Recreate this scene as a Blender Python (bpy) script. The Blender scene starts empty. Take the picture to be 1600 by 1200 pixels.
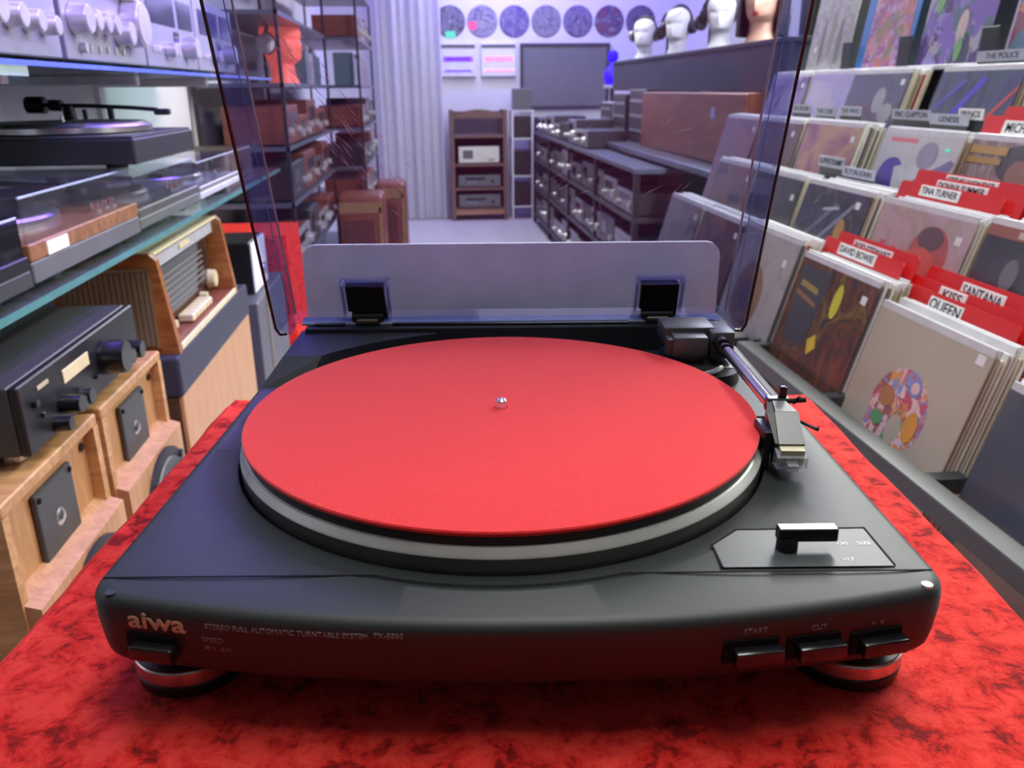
import bpy, bmesh, math, random
from mathutils import Vector, Matrix
random.seed(7)
PI = math.pi
A = 0.0957963            # the plinth and turntable stand turned by this angle in the shop
Z0 = 1.07                # height of the slipmat's top above the shop floor
SC = bpy.context.scene
C = SC.collection

# ------------------------------------------------------------------ camera
cd = bpy.data.cameras.new('camera')
cam = bpy.data.objects.new('camera', cd); C.objects.link(cam)
def _cam():
    f = Vector((0.0909, 0.9377, -0.3355)).normalized()
    yaw = 0.0009; roll = -0.009
    rt = Vector((math.cos(yaw), -math.sin(yaw), 0)); rt.rotate(Matrix.Rotation(-A, 3, 'Z'))
    up = rt.cross(f).normalized(); rt = f.cross(up).normalized()
    r2 = math.cos(roll)*rt + math.sin(roll)*up
    u2 = -math.sin(roll)*rt + math.cos(roll)*up
    m = Matrix(((r2.x, u2.x, -f.x), (r2.y, u2.y, -f.y), (r2.z, u2.z, -f.z))).to_4x4()
    m.translation = Vector((-0.0382, -0.4607, 0.1791 + Z0))
    cam.matrix_world = m
_cam()
cd.sensor_width = 36.0; cd.sensor_fit = 'HORIZONTAL'
cd.lens = 1294.6/1600*36.0
cd.clip_start = 0.01
cd.dof.use_dof = True; cd.dof.focus_distance = 0.46; cd.dof.aperture_fstop = 16.0
SC.camera = cam

# ------------------------------------------------------------------ world, lights, exposure
w = bpy.data.worlds.new('world'); SC.world = w; w.use_nodes = True
w.node_tree.nodes['Background'].inputs[0].default_value = (0.8, 0.82, 1.0, 1)
w.node_tree.nodes['Background'].inputs[1].default_value = 0.25
SC.view_settings.view_transform = 'Standard'; SC.view_settings.look = 'None'
SC.view_settings.gamma = 1.0; SC.view_settings.use_curve_mapping = False
SC.view_settings.exposure = 0.0
SC.cycles.transparent_max_bounces = 32

def area(name, loc, rot, sx, sy, power, col=(1, 1, 1)):
    l = bpy.data.lights.new(name, 'AREA'); l.shape = 'RECTANGLE'; l.size = sx; l.size_y = sy
    l.energy = power; l.color = col
    o = bpy.data.objects.new(name, l); C.objects.link(o); o.location = loc; o.rotation_euler = rot
    return o
CEIL = 2.75
LAMPS = [(0.22, 0.02, 21), (1.75, 2.7, 115), (0.75, 5.6, 55), (1.85, 1.2, 60), (0.6, 7.4, 28)]   # ceiling panels
for (x, y, p) in LAMPS:
    area('ceiling_panel_light', (x, y, CEIL-0.045), (0, 0, 0), 0.55, 1.15, p, (0.98, 1.0, 0.93))
VIOLET = (0.30, 0.16, 1.0)
area('led_bar_light', (-0.36, 1.25, Z0+0.655), (0, math.radians(38), 0), 0.03, 1.7, 16.0, (0.20, 0.09, 1.0))      # LED bar over the amplifiers
area('led_bar_light', (0.9, 7.95, CEIL-0.07), (math.radians(38), 0, 0), 2.6, 0.04, 50, (0.26, 0.19, 1.0))        # LED bar before the back wall
area('led_bar_light', (1.75, 4.4, CEIL-0.2), (0, math.radians(25), 0), 0.04, 3.2, 20, (0.3, 0.25, 1.0))

# ------------------------------------------------------------------ materials
MATS = {}
def new_mat(name):
    m = bpy.data.materials.new(name); m.use_nodes = True
    nt = m.node_tree
    return m, nt, nt.nodes['Principled BSDF']
def mat(name, col, rough=0.5, metal=0.0, var=0.08, nscale=30.0, bump=0.0, bscale=200.0, spec=0.5, coat=0.0, sheen=0.0, emit=None, estr=0.0, stretch=None):
    if name in MATS: return MATS[name]
    m, nt, b = new_mat(name)
    N, L = nt.nodes, nt.links
    tc = N.new('ShaderNodeTexCoord'); src = tc.outputs['Object']
    if stretch:
        mp = N.new('ShaderNodeMapping'); mp.inputs['Scale'].default_value = stretch
        L.new(src, mp.inputs['Vector']); src = mp.outputs['Vector']
    n = N.new('ShaderNodeTexNoise'); n.inputs['Scale'].default_value = nscale; n.inputs['Detail'].default_value = 4
    L.new(src, n.inputs['Vector'])
    r = N.new('ShaderNodeValToRGB')
    c0 = [max(0, c*(1-var)) for c in col]; c1 = [min(1, c*(1+var)) for c in col]
    r.color_ramp.elements[0].position = 0.3; r.color_ramp.elements[1].position = 0.7
    r.color_ramp.elements[0].color = (*c0, 1); r.color_ramp.elements[1].color = (*c1, 1)
    L.new(n.outputs['Fac'], r.inputs['Fac']); L.new(r.outputs['Color'], b.inputs['Base Color'])
    b.inputs['Roughness'].default_value = rough; b.inputs['Metallic'].default_value = metal
    b.inputs['Specular IOR Level'].default_value = spec
    b.inputs['Coat Weight'].default_value = coat; b.inputs['Sheen Weight'].default_value = sheen
    if emit:
        b.inputs['Emission Color'].default_value = (*emit, 1); b.inputs['Emission Strength'].default_value = estr
    if bump:
        n2 = N.new('ShaderNodeTexNoise'); n2.inputs['Scale'].default_value = bscale; n2.inputs['Detail'].default_value = 3
        L.new(src, n2.inputs['Vector'])
        bp = N.new('ShaderNodeBump'); bp.inputs['Strength'].default_value = bump; bp.inputs['Distance'].default_value = 0.001
        L.new(n2.outputs['Fac'], bp.inputs['Height']); L.new(bp.outputs['Normal'], b.inputs['Normal'])
    MATS[name] = m
    return m
def clear_mat(name, tint, gloss_rough=0.03, haze=0.0, ior=1.45, milk=(0.6, 0.6, 0.66)):
    """thin clear plastic or glass: tinted transparency plus fresnel reflection and a little haze"""
    if name in MATS: return MATS[name]
    m = bpy.data.materials.new(name); m.use_nodes = True
    nt = m.node_tree; N, L = nt.nodes, nt.links
    N.remove(N['Principled BSDF'])
    t = N.new('ShaderNodeBsdfTransparent'); t.inputs[0].default_value = (*tint, 1)
    g = N.new('ShaderNodeBsdfGlossy'); g.inputs['Roughness'].default_value = gloss_rough
    g.inputs['Color'].default_value = (0.9, 0.9, 0.95, 1)
    d = N.new('ShaderNodeBsdfDiffuse'); d.inputs[0].default_value = (*milk, 1)
    fr = N.new('ShaderNodeFresnel'); fr.inputs['IOR'].default_value = ior
    n = N.new('ShaderNodeTexNoise'); n.inputs['Scale'].default_value = 9; n.inputs['Detail'].default_value = 6
    tc = N.new('ShaderNodeTexCoord'); L.new(tc.outputs['Object'], n.inputs['Vector'])
    mu = N.new('ShaderNodeMath'); mu.operation = 'MULTIPLY'; mu.inputs[1].default_value = haze*2
    L.new(n.outputs['Fac'], mu.inputs[0])
    m1 = N.new('ShaderNodeMixShader'); L.new(mu.outputs[0], m1.inputs[0]); L.new(t.outputs[0], m1.inputs[1]); L.new(d.outputs[0], m1.inputs[2])
    m2 = N.new('ShaderNodeMixShader'); ge = N.new('ShaderNodeNewGeometry'); iv = N.new('ShaderNodeMath'); iv.operation = 'SUBTRACT'; iv.inputs[0].default_value = 1.0; L.new(ge.outputs['Backfacing'], iv.inputs[1])
    fm = N.new('ShaderNodeMath'); fm.operation = 'MULTIPLY'; L.new(fr.outputs[0], fm.inputs[0]); L.new(iv.outputs[0], fm.inputs[1]); L.new(fm.outputs[0], m2.inputs[0]); L.new(m1.outputs[0], m2.inputs[1]); L.new(g.outputs[0], m2.inputs[2])
    L.new(m2.outputs[0], N['Material Output'].inputs['Surface'])
    MATS[name] = m
    return m
def absorb(m, col, density):
    nt = m.node_tree; v = nt.nodes.new('ShaderNodeVolumeAbsorption')
    v.inputs['Color'].default_value = (*col, 1); v.inputs['Density'].default_value = density
    nt.links.new(v.outputs[0], nt.nodes['Material Output'].inputs['Volume'])
    return m
def wood(name, c0, c1, rough=0.45, axis='y', scale=14.0):
    if name in MATS: return MATS[name]
    m, nt, b = new_mat(name); N, L = nt.nodes, nt.links
    tc = N.new('ShaderNodeTexCoord'); mp = N.new('ShaderNodeMapping')
    mp.inputs['Scale'].default_value = {'x': (0.12, 1, 1), 'y': (1, 0.12, 1), 'z': (1, 1, 0.12)}[axis]
    L.new(tc.outputs['Object'], mp.inputs['Vector'])
    n = N.new('ShaderNodeTexNoise'); n.inputs['Scale'].default_value = scale*4; n.inputs['Detail'].default_value = 7; n.inputs['Distortion'].default_value = 1.2
    L.new(mp.outputs['Vector'], n.inputs['Vector'])
    r = N.new('ShaderNodeValToRGB'); r.color_ramp.elements[0].position = 0.35; r.color_ramp.elements[1].position = 0.68
    r.color_ramp.elements[0].color = (*c0, 1); r.color_ramp.elements[1].color = (*c1, 1)
    L.new(n.outputs['Fac'], r.inputs['Fac']); L.new(r.outputs['Color'], b.inputs['Base Color'])
    b.inputs['Roughness'].default_value = rough
    MATS[name] = m
    return m
def velvet(name):
    if name in MATS: return MATS[name]
    m, nt, b = new_mat(name); N, L = nt.nodes, nt.links
    tc = N.new('ShaderNodeTexCoord'); mp = N.new('ShaderNodeMapping'); mp.inputs['Scale'].default_value = (1, 1.0, 1)
    L.new(tc.outputs['Object'], mp.inputs['Vector'])
    n = N.new('ShaderNodeTexNoise'); n.inputs['Scale'].default_value = 75; n.inputs['Detail'].default_value = 10; n.inputs['Roughness'].default_value = 0.72; n.inputs['Distortion'].default_value = 0.35
    L.new(mp.outputs['Vector'], n.inputs['Vector'])
    r = N.new('ShaderNodeValToRGB'); e = r.color_ramp.elements
    e[0].position = 0.39; e[0].color = (0.22, 0.003, 0.003, 1); e[1].position = 0.57; e[1].color = (0.95, 0.055, 0.040, 1)
    x = e.new(0.45); x.color = (0.72, 0.014, 0.011, 1)
    L.new(n.outputs['Fac'], r.inputs['Fac']); L.new(r.outputs['Color'], b.inputs['Base Color'])
    b.inputs['Roughness'].default_value = 0.62; b.inputs['Sheen Weight'].default_value = 0.55
    b.inputs['Sheen Tint'].default_value = (1, 0.12, 0.10, 1); b.inputs['Sheen Roughness'].default_value = 0.35
    b.inputs['Specular IOR Level'].default_value = 0.15
    n2 = N.new('ShaderNodeTexNoise'); n2.inputs['Scale'].default_value = 500; L.new(tc.outputs['Object'], n2.inputs['Vector'])
    ad = N.new('ShaderNodeMath'); ad.operation = 'MULTIPLY_ADD'; ad.inputs[1].default_value = 0.12
    L.new(n2.outputs['Fac'], ad.inputs[0]); L.new(n.outputs['Fac'], ad.inputs[2])
    bp = N.new('ShaderNodeBump'); bp.inputs['Strength'].default_value = 0.9; bp.inputs['Distance'].default_value = 0.005
    L.new(ad.outputs[0], bp.inputs['Height']); L.new(bp.outputs['Normal'], b.inputs['Normal'])
    MATS[name] = m
    return m
def art(name, cols, scale=9.0, dist=1.5, vor=False, rough=0.28, stretch=(1, 1, 1), seed=0.0):
    """a generic printed picture: patches of a few colours"""
    if name in MATS: return MATS[name]
    m, nt, b = new_mat(name); N, L = nt.nodes, nt.links
    tc = N.new('ShaderNodeTexCoord'); mp = N.new('ShaderNodeMapping')
    mp.inputs['Location'].default_value = (seed, seed*1.7, seed*0.3); mp.inputs['Scale'].default_value = stretch
    L.new(tc.outputs['Object'], mp.inputs['Vector'])
    n = N.new('ShaderNodeTexNoise'); n.inputs['Scale'].default_value = scale; n.inputs['Detail'].default_value = 3; n.inputs['Distortion'].default_value = dist
    L.new(mp.outputs['Vector'], n.inputs['Vector'])
    fac = n.outputs['Fac']
    if vor:
        v = N.new('ShaderNodeTexVoronoi'); v.inputs['Scale'].default_value = scale*2.2
        L.new(n.outputs['Color'], v.inputs['Vector'])
        v2 = N.new('ShaderNodeTexVoronoi'); v2.inputs['Scale'].default_value = scale*1.6
        mx = N.new('ShaderNodeVectorMath'); mx.operation = 'MULTIPLY_ADD'; mx.inputs[1].default_value = (0.1, 0.1, 0.1)
        L.new(n.outputs['Color'], mx.inputs[0]); L.new(mp.outputs['Vector'], mx.inputs[2])
        L.new(mx.outputs[0], v2.inputs['Vector'])
        sp = N.new('ShaderNodeSeparateColor'); L.new(v2.outputs['Color'], sp.inputs[0]); fac = sp.outputs[0]
    r = N.new('ShaderNodeValToRGB'); e = r.color_ramp.elements
    k = len(cols); lo, hi = (0.05, 0.9) if vor else (0.3, 0.68)
    e[0].position = lo; e[0].color = (*cols[0], 1); e[1].position = hi; e[1].color = (*cols[-1], 1)
    for i in range(1, k-1):
        x = e.new(lo+(hi-lo)*i/(k-1)); x.color = (*cols[i], 1)
    if vor: r.color_ramp.interpolation = 'CONSTANT'
    L.new(fac, r.inputs['Fac']); L.new(r.outputs['Color'], b.inputs['Base Color'])
    b.inputs['Roughness'].default_value = rough
    MATS[name] = m
    return m
def glow(name, col, s):
    if name in MATS: return MATS[name]
    m, nt, b = new_mat(name)
    b.inputs['Base Color'].default_value = (*[min(1, c) for c in col], 1)
    b.inputs['Emission Color'].default_value = (*col, 1); b.inputs['Emission Strength'].default_value = s
    MATS[name] = m
    return m

BLACK = mat('black plastic', (0.012, 0.012, 0.014), 0.38)
BLACKG = mat('glossy black plastic', (0.008, 0.008, 0.01), 0.2)
BLACKM = mat('black painted metal', (0.02, 0.021, 0.023), 0.45, bump=0.2)
DECK = mat('charcoal turntable plastic', (0.016, 0.0195, 0.020), 0.50, var=0.05, bump=0.08, bscale=1800, spec=0.42)
FELT = mat('red felt', (0.62, 0.022, 0.024), 0.95, var=0.10, nscale=900, bump=0.5, bscale=1500, spec=0.1, sheen=0.25)
ALU = mat('brushed aluminium', (0.62, 0.62, 0.60), 0.28, 1.0)
CHROME = mat('chrome', (0.80, 0.80, 0.82), 0.10, 1.0)
GOLD = mat('gold print', (0.50, 0.43, 0.27), 0.4, 0.0)
GREYP = mat('grey print', (0.16, 0.17, 0.18), 0.5)
WHITEP = mat('white print', (0.75, 0.77, 0.80), 0.5)
INK = mat('black ink', (0.008, 0.008, 0.009), 0.8, spec=0.1)
SILVERP = mat('satin silver plastic', (0.40, 0.41, 0.43), 0.32, 0.6)
GREYBLK = mat('grey plastic block', (0.05, 0.052, 0.054), 0.42)
ARMG = mat('arm housing grey', (0.075, 0.078, 0.08), 0.42)
IVORY = mat('ivory plastic', (0.60, 0.55, 0.38), 0.4)
CLEARW = clear_mat('clear needle guard', (0.9, 0.9, 0.9), 0.1, 0.25)
LID = absorb(clear_mat('smoked lilac acrylic', (0.98, 0.98, 0.985), 0.015, 0.062, 1.27, (0.36, 0.33, 0.95)), (0.36, 0.38, 0.70), 215.0)
CLEAR = clear_mat('clear acrylic', (0.93, 0.93, 0.96), 0.03, 0.02)
GLASS = clear_mat('shelf glass', (0.72, 0.88, 0.86), 0.02, 0.10)
GLASSE = mat('polished green glass edge', (0.10, 0.27, 0.26), 0.12, emit=None)
PLASTIC = clear_mat('plastic outer sleeve', (0.95, 0.95, 0.96), 0.16, 0.03, 1.3)
LIP = mat('milky sleeve lip', (0.62, 0.62, 0.63), 0.35)
WHITE = mat('white painted board', (0.78, 0.78, 0.78), 0.45)
WALLM = mat('white wall paint', (0.74, 0.74, 0.76), 0.8, var=0.03, nscale=4)
FLOORM = mat('pale vinyl floor', (0.55, 0.54, 0.55), 0.35, var=0.05, nscale=6)
CEILM = mat('ceiling paint', (0.8, 0.8, 0.8), 0.9, var=0.02)
REDV = velvet('crushed red velvet')
REDC = mat('red divider card', (0.62, 0.012, 0.014), 0.42, var=0.04)
WALNUT = wood('walnut veneer', (0.20, 0.085, 0.035), (0.36, 0.17, 0.075))
OAK = wood('honey oak veneer', (0.40, 0.20, 0.075), (0.60, 0.34, 0.15), axis='y')
OAKZ = wood('pale oak baffle', (0.40, 0.20, 0.085), (0.54, 0.30, 0.14), axis='z')
CHERRY = wood('polished cherry wood', (0.26, 0.085, 0.022), (0.42, 0.155, 0.045), 0.25)
REDWOOD = wood('red brown veneer', (0.16, 0.045, 0.03), (0.27, 0.08, 0.05), 0.4)
PINE = wood('tan front panel', (0.50, 0.25, 0.12), (0.58, 0.32, 0.16), axis='z')
DARKW = wood('dark walnut', (0.06, 0.028, 0.014), (0.11, 0.05, 0.025))
SILVER = mat("silver fascia", (0.34, 0.34, 0.36), 0.35, 0.35, var=0.03, stretch=(1, 20, 20))
KNOB = mat('warm silver knob', (0.72, 0.70, 0.62), 0.28, 0.7)
CREAM = mat('cream plastic', (0.72, 0.62, 0.38), 0.4)
DGREY = mat('dark grey metal', (0.05, 0.052, 0.055), 0.42)
MGREY = mat('mid grey plastic', (0.13, 0.135, 0.14), 0.45)
NAVY = mat('blue black box', (0.035, 0.04, 0.065), 0.5)
DISPLAY = mat('dark display glass', (0.015, 0.017, 0.02), 0.08)
PAPER = mat('white label paper', (0.80, 0.80, 0.78), 0.6)
GRILLE = mat('brown grille cloth', (0.20, 0.15, 0.10), 0.9)
CURTM = mat('white curtain cloth', (0.86, 0.85, 0.88), 0.9, var=0.05)
SKIN = mat('mannequin skin', (0.72, 0.42, 0.28), 0.5)
HEADW = mat('white foam head', (0.82, 0.82, 0.80), 0.6)
CORAL = glow('self-lit coral plastic', (0.95, 0.16, 0.12), 0.55)  # emission added to make the coral vivid; the head is no lamp
HAIR = mat('black wig hair', (0.012, 0.011, 0.014), 0.5, bump=0.6, bscale=60)
BLUEL = glow('blue lamp plastic', (0.02, 0.0, 1.0), 1.6)

# ------------------------------------------------------------------ mesh helpers
class MB:
    def __init__(s): s.bm = bmesh.new()
    def verts(s, vs, fs):
        v = [s.bm.verts.new(p) for p in vs]
        for f in fs:
            try: s.bm.faces.new([v[i] for i in f])
            except ValueError: pass
        return s
    def box(s, x0, x1, y0, y1, z0, z1, bev=0.0, seg=1, M=None):
        b = bmesh.new()
        r = bmesh.ops.create_cube(b, size=1.0)
        bmesh.ops.transform(b, matrix=Matrix.Translation(((x0+x1)/2, (y0+y1)/2, (z0+z1)/2)) @ Matrix.Diagonal((abs(x1-x0), abs(y1-y0), abs(z1-z0), 1)), verts=b.verts)
        if bev: bmesh.ops.bevel(b, geom=b.edges[:], offset=bev, segments=seg, affect='EDGES', profile=0.5)
        return s._merge(b, M)
    def _merge(s, b, M=None):
        if M is not None: bmesh.ops.transform(b, matrix=M, verts=b.verts)
        me = bpy.data.meshes.new('tmp'); b.to_mesh(me); b.free()
        s.bm.from_mesh(me); bpy.data.meshes.remove(me)
        return s
    def cyl(s, p0, p1, r0, r1=None, n=20, caps=True, bev=0.0):
        r1 = r0 if r1 is None else r1
        p0, p1 = Vector(p0), Vector(p1); d = p1-p0
        b = bmesh.new()
        bmesh.ops.create_cone(b, cap_ends=caps, segments=n, radius1=r0, radius2=r1, depth=d.length)
        if bev: bmesh.ops.bevel(b, geom=[e for e in b.edges if len(e.link_faces) == 2 and any(len(f.verts) > 4 for f in e.link_faces)], offset=bev, segments=2, affect='EDGES')
        q = d.to_track_quat('Z', 'Y').to_matrix().to_4x4()
        return s._merge(b, Matrix.Translation((p0+p1)/2) @ q)
    def lathe(s, prof, n=48, c=(0, 0, 0)):
        rows = []
        for (r, z) in prof:
            rows.append([s.bm.verts.new((c[0]+r*math.cos(2*PI*i/n), c[1]+r*math.sin(2*PI*i/n), c[2]+z)) for i in range(n)] if r > 1e-6 else [s.bm.verts.new((c[0], c[1], c[2]+z))])
        for a, b in zip(rows, rows[1:]):
            for i in range(n):
                j = (i+1) % n
                if len(a) == 1 and len(b) == 1: continue
                if len(a) == 1: s.bm.faces.new((a[0], b[j], b[i]))
                elif len(b) == 1: s.bm.faces.new((a[i], a[j], b[0]))
                else: s.bm.faces.new((a[i], a[j], b[j], b[i]))
        return s
    def prism(s, pts, z0, z1):
        n = len(pts)
        vs = [(x, y, z0) for x, y in pts]+[(x, y, z1) for x, y in pts]
        fs = [tuple(range(n))[::-1], tuple(range(n, 2*n))]+[(i, (i+1) % n, n+(i+1) % n, n+i) for i in range(n)]
        return s.verts(vs, fs)
    def tube(s, pts, r, n=8, caps=True):
        pts = [Vector(p) for p in pts]; rows = []
        for i, p in enumerate(pts):
            d = (pts[min(i+1, len(pts)-1)]-pts[max(i-1, 0)]).normalized()
            a = d.orthogonal().normalized() if i == 0 else (a-d*a.dot(d)).normalized()
            b2 = d.cross(a)
            rr = r[i] if isinstance(r, (list, tuple)) else r
            rows.append([s.bm.verts.new(p+rr*(math.cos(2*PI*k/n)*a+math.sin(2*PI*k/n)*b2)) for k in range(n)])
        for q0, q1 in zip(rows, rows[1:]):
            for k in range(n): s.bm.faces.new((q0[k], q0[(k+1) % n], q1[(k+1) % n], q1[k]))
        if caps: s.bm.faces.new(rows[0][::-1]); s.bm.faces.new(rows[-1])
        return s
    def mesh(s, name):
        bmesh.ops.recalc_face_normals(s.bm, faces=s.bm.faces)
        me = bpy.data.meshes.new(name); s.bm.to_mesh(me); s.bm.free()
        return me

def smooth(me, ang=0.6):
    me.polygons.foreach_set('use_smooth', [True]*len(me.polygons))
    try: me.set_sharp_from_angle(angle=ang)
    except Exception: pass
def link(name, me, m, parent=None, loc=(0, 0, 0), rot=(0, 0, 0), label=None, cat=None, group=None, kind=None, sm=False):
    if isinstance(me, MB): me = me.mesh(name)
    if sm: smooth(me)
    if m is not None and not me.materials: me.materials.append(m)
    o = bpy.data.objects.new(name, me); C.objects.link(o)
    o.location = loc; o.rotation_euler = rot
    if parent is not None: o.parent = parent
    if label: o['label'] = label
    if cat: o['category'] = cat
    if group: o['group'] = group
    if kind: o['kind'] = kind
    return o
def thing(name, label, cat, loc=(0, 0, 0), rz=0.0, group=None, rot=None):
    o = bpy.data.objects.new(name, None); C.objects.link(o); o.empty_display_size = 0.05
    o.location = loc; o.rotation_euler = rot if rot else (0, 0, rz)
    o['label'] = label; o['category'] = cat
    if group: o['group'] = group
    return o
def text_mesh(txt, size, depth=0.0002, bold=0.0, sx=1.0, align='CENTER', shear=0.0, res=3):
    cu = bpy.data.curves.new('t', 'FONT'); cu.body = txt; cu.size = size; cu.extrude = depth; cu.align_x = align; cu.align_y = 'CENTER'
    cu.resolution_u = res; cu.offset = bold; cu.shear = shear
    o = bpy.data.objects.new('t', cu); C.objects.link(o)
    dg = bpy.context.evaluated_depsgraph_get()
    me = bpy.data.meshes.new_from_object(o.evaluated_get(dg))
    bpy.data.objects.remove(o); bpy.data.curves.remove(cu)
    me.materials.clear()
    if sx != 1.0: me.transform(Matrix.Diagonal((sx, 1, 1, 1)))
    return me
def lettering(txt, size, m, parent, M, **k):
    me = text_mesh(txt, size, **k); me.transform(M)
    return link('lettering', me, m, parent)

# ================================================================== the room
def struct(name, mb, m, **k): return link(name, mb, m, kind='structure', **k)
XL, XR, YB, YF = -0.98, 2.6, 8.5, -3.0
struct('floor', MB().box(XL-0.1, XR+0.1, YF-0.1, YB+0.1, -0.1, 0.0), FLOORM)
struct('ceiling', MB().box(XL-0.1, XR+0.1, YF-0.1, YB+0.1, CEIL, CEIL+0.1), CEILM)
DARKWALL = mat('darkened unseen wall', (0.06, 0.06, 0.065), 0.8)  # unseen front part of the room, coloured dark to keep bounce off the turntable
struct('wall_left', MB().box(XL-0.1, XL, -0.2, YB, 0, CEIL), WALLM)
struct('wall_right', MB().box(XR, XR+0.1, -0.2, YB, 0, CEIL), WALLM)
struct('wall_left', MB().box(XL-0.1, XL, YF, -0.2, 0, CEIL), DARKWALL)
struct('wall_right', MB().box(XR, XR+0.1, YF, -0.2, 0, CEIL), DARKWALL)
struct('wall_back', MB().box(XL-0.1, XR+0.1, YB, YB+0.1, 0, CEIL), WALLM)
struct('wall_front', MB().box(XL-0.1, XR+0.1, YF-0.1, YF, 0, CEIL), DARKWALL)
struct('baseboard_back', MB().box(XL, XR, YB-0.015, YB, 0, 0.07), WHITE)
LAMPG = glow('lit diffuser', (1, 0.98, 0.95), 3.0)
for i, (x, y, p) in enumerate(LAMPS):
    t = thing('ceiling_light', ['ceiling light panel over the red velvet plinth', 'ceiling light panel over the far end of the record racks', 'ceiling light panel towards the back wall', 'ceiling light panel along the right wall above the record display', 'ceiling light panel nearest the back wall'][i], 'ceiling light', (x, y, CEIL), group='ceiling light panels')
    link('frame', MB().box(-.31, .31, -.61, -.585, -.04, 0).box(-.31, .31, .585, .61, -.04, 0).box(-.31, -.285, -.585, .585, -.04, 0).box(.285, .31, -.585, .585, -.04, 0), WHITE, t)
    link('diffuser', MB().box(-.285, .285, -.585, .585, -.03, -.02), LAMPG, t)
LEDV = glow('violet led strip', (0.3, 0.15, 1.0), 6.0)
def led_bar(label, loc, lx, ly):
    t = thing('led_bar', label, 'led light', loc)
    link('housing', MB().box(-lx/2-.01, lx/2+.01, -ly/2-.01, ly/2+.01, .004, .02), WHITE, t)
    link('strip', MB().box(-lx/2, lx/2, -ly/2, ly/2, 0, .004), LEDV, t)
led_bar('violet LED bar shining on the silver amplifiers', (-0.36, 1.25, Z0+0.66), 0.02, 1.7)
led_bar('violet LED bar under the ceiling before the back wall', (0.9, 7.95, CEIL-0.055), 2.6, 0.03)
led_bar('blue LED bar above the mannequin heads', (1.75, 4.4, CEIL-0.185), 0.03, 3.2)

# ================================================================== plinth under the turntable (frame turned by A)
RZ = -A
def rotp(x, y): return (x*math.cos(RZ)-y*math.sin(RZ), x*math.sin(RZ)+y*math.cos(RZ))
ZT = -0.078                                  # velvet top relative to the slipmat
px, py = rotp(0.0135, -0.13)
pl = thing('display_plinth', 'display plinth covered with crushed red velvet under the turntable', 'plinth', (px, py, 0), RZ)
link('plinth_box', MB().box(-.255, .255, -.36, .36, 0, Z0+ZT-.012), WHITE, pl)
def velvet_cover():
    mb = MB(); nx, ny = 40, 56
    hx, hy, r = .2665, .3725, .012
    vs = []; rows = []
    rnd = random.Random(3)
    def h(x, y): return 0.0012*math.sin(x*61+y*17)*math.sin(y*43-x*23)+0.0006*math.sin(x*160+1)*math.sin(y*140)
    for j in range(ny+1):
        row = []
        for i in range(nx+1):
            x = -hx+2*hx*i/nx; y = -hy+2*hy*j/ny
            ex = max(0, abs(x)-(hx-r)); ey = max(0, abs(y)-(hy-r)); e = min(r, math.hypot(ex, ey))
            flat = (max(0, 1-((abs(x)+.0)/.17)**8))
            z = Z0+ZT-(r-math.sqrt(max(0, r*r-e*e))) + (h(x, y)-.0016)
            row.append(mb.bm.verts.new((x, y, z)))
        rows.append(row)
    for j in range(ny):
        for i in range(nx): mb.bm.faces.new((rows[j][i], rows[j][i+1], rows[j+1][i+1], rows[j+1][i]))
    loop = rows[0][:]+[rows[j][nx] for j in range(1, ny+1)]+rows[ny][nx-1::-1]+[rows[j][0] for j in range(ny-1, 0, -1)]
    low = []
    n = len(loop)
    for k, v in enumerate(loop):
        q = 0.006*math.sin(k*0.55)+0.004*math.sin(k*1.7+1)
        d = Vector((v.co.x, v.co.y, 0)).normalized()
        low.append(mb.bm.verts.new((v.co.x+d.x*(q+.006), v.co.y+d.y*(q+.006), 0.25)))
    for k in range(n): mb.bm.faces.new((loop[k], loop[(k+1) % n], low[(k+1) % n], low[k]))
    return mb
link('velvet_cover', velvet_cover(), REDV, pl, sm=True)

# ================================================================== the turntable
tt = thing('turntable', 'charcoal record turntable with raised smoky lid on red velvet', 'turntable', (0, 0, Z0+ZT), RZ)
TO = (0, 0, -ZT)           # part meshes are written relative to the slipmat top
def part(name, mb, m, parent=tt, sm=False, label=None, **k):
    return link(name, mb, m, parent, TO if parent is tt else (0, 0, 0), sm=sm, label=label, **k)
XC = 0.0082; HW = 0.181
ZD = -0.017
def front_y(x): return -0.187+0.019*min(1.3, abs((x-XC)/0.172))**2.2
def outline(th):
    """point of the rounded, bow-fronted outline in direction th from the spindle"""
    c, s = math.cos(th), math.sin(th)
    lo, hi = 0.05, 0.4
    def inside(x, y):
        ax = abs(x-XC); yb = 0.190; r = 0.014
        yf = front_y(x)
        if ax > HW or y > yb or y < yf: return False
        dx = ax-(HW-r); 
        if dx > 0:
            yfc = front_y(XC+HW-r)+r
            if y < yfc and math.hypot(dx, yfc-y) > r: return False
            if y > yb-r and math.hypot(dx, y-(yb-r)) > r: return False
        return True
    for _ in range(40):
        m = (lo+hi)/2
        if inside(m*c, m*s): lo = m
        else: hi = m
    return lo
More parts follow.
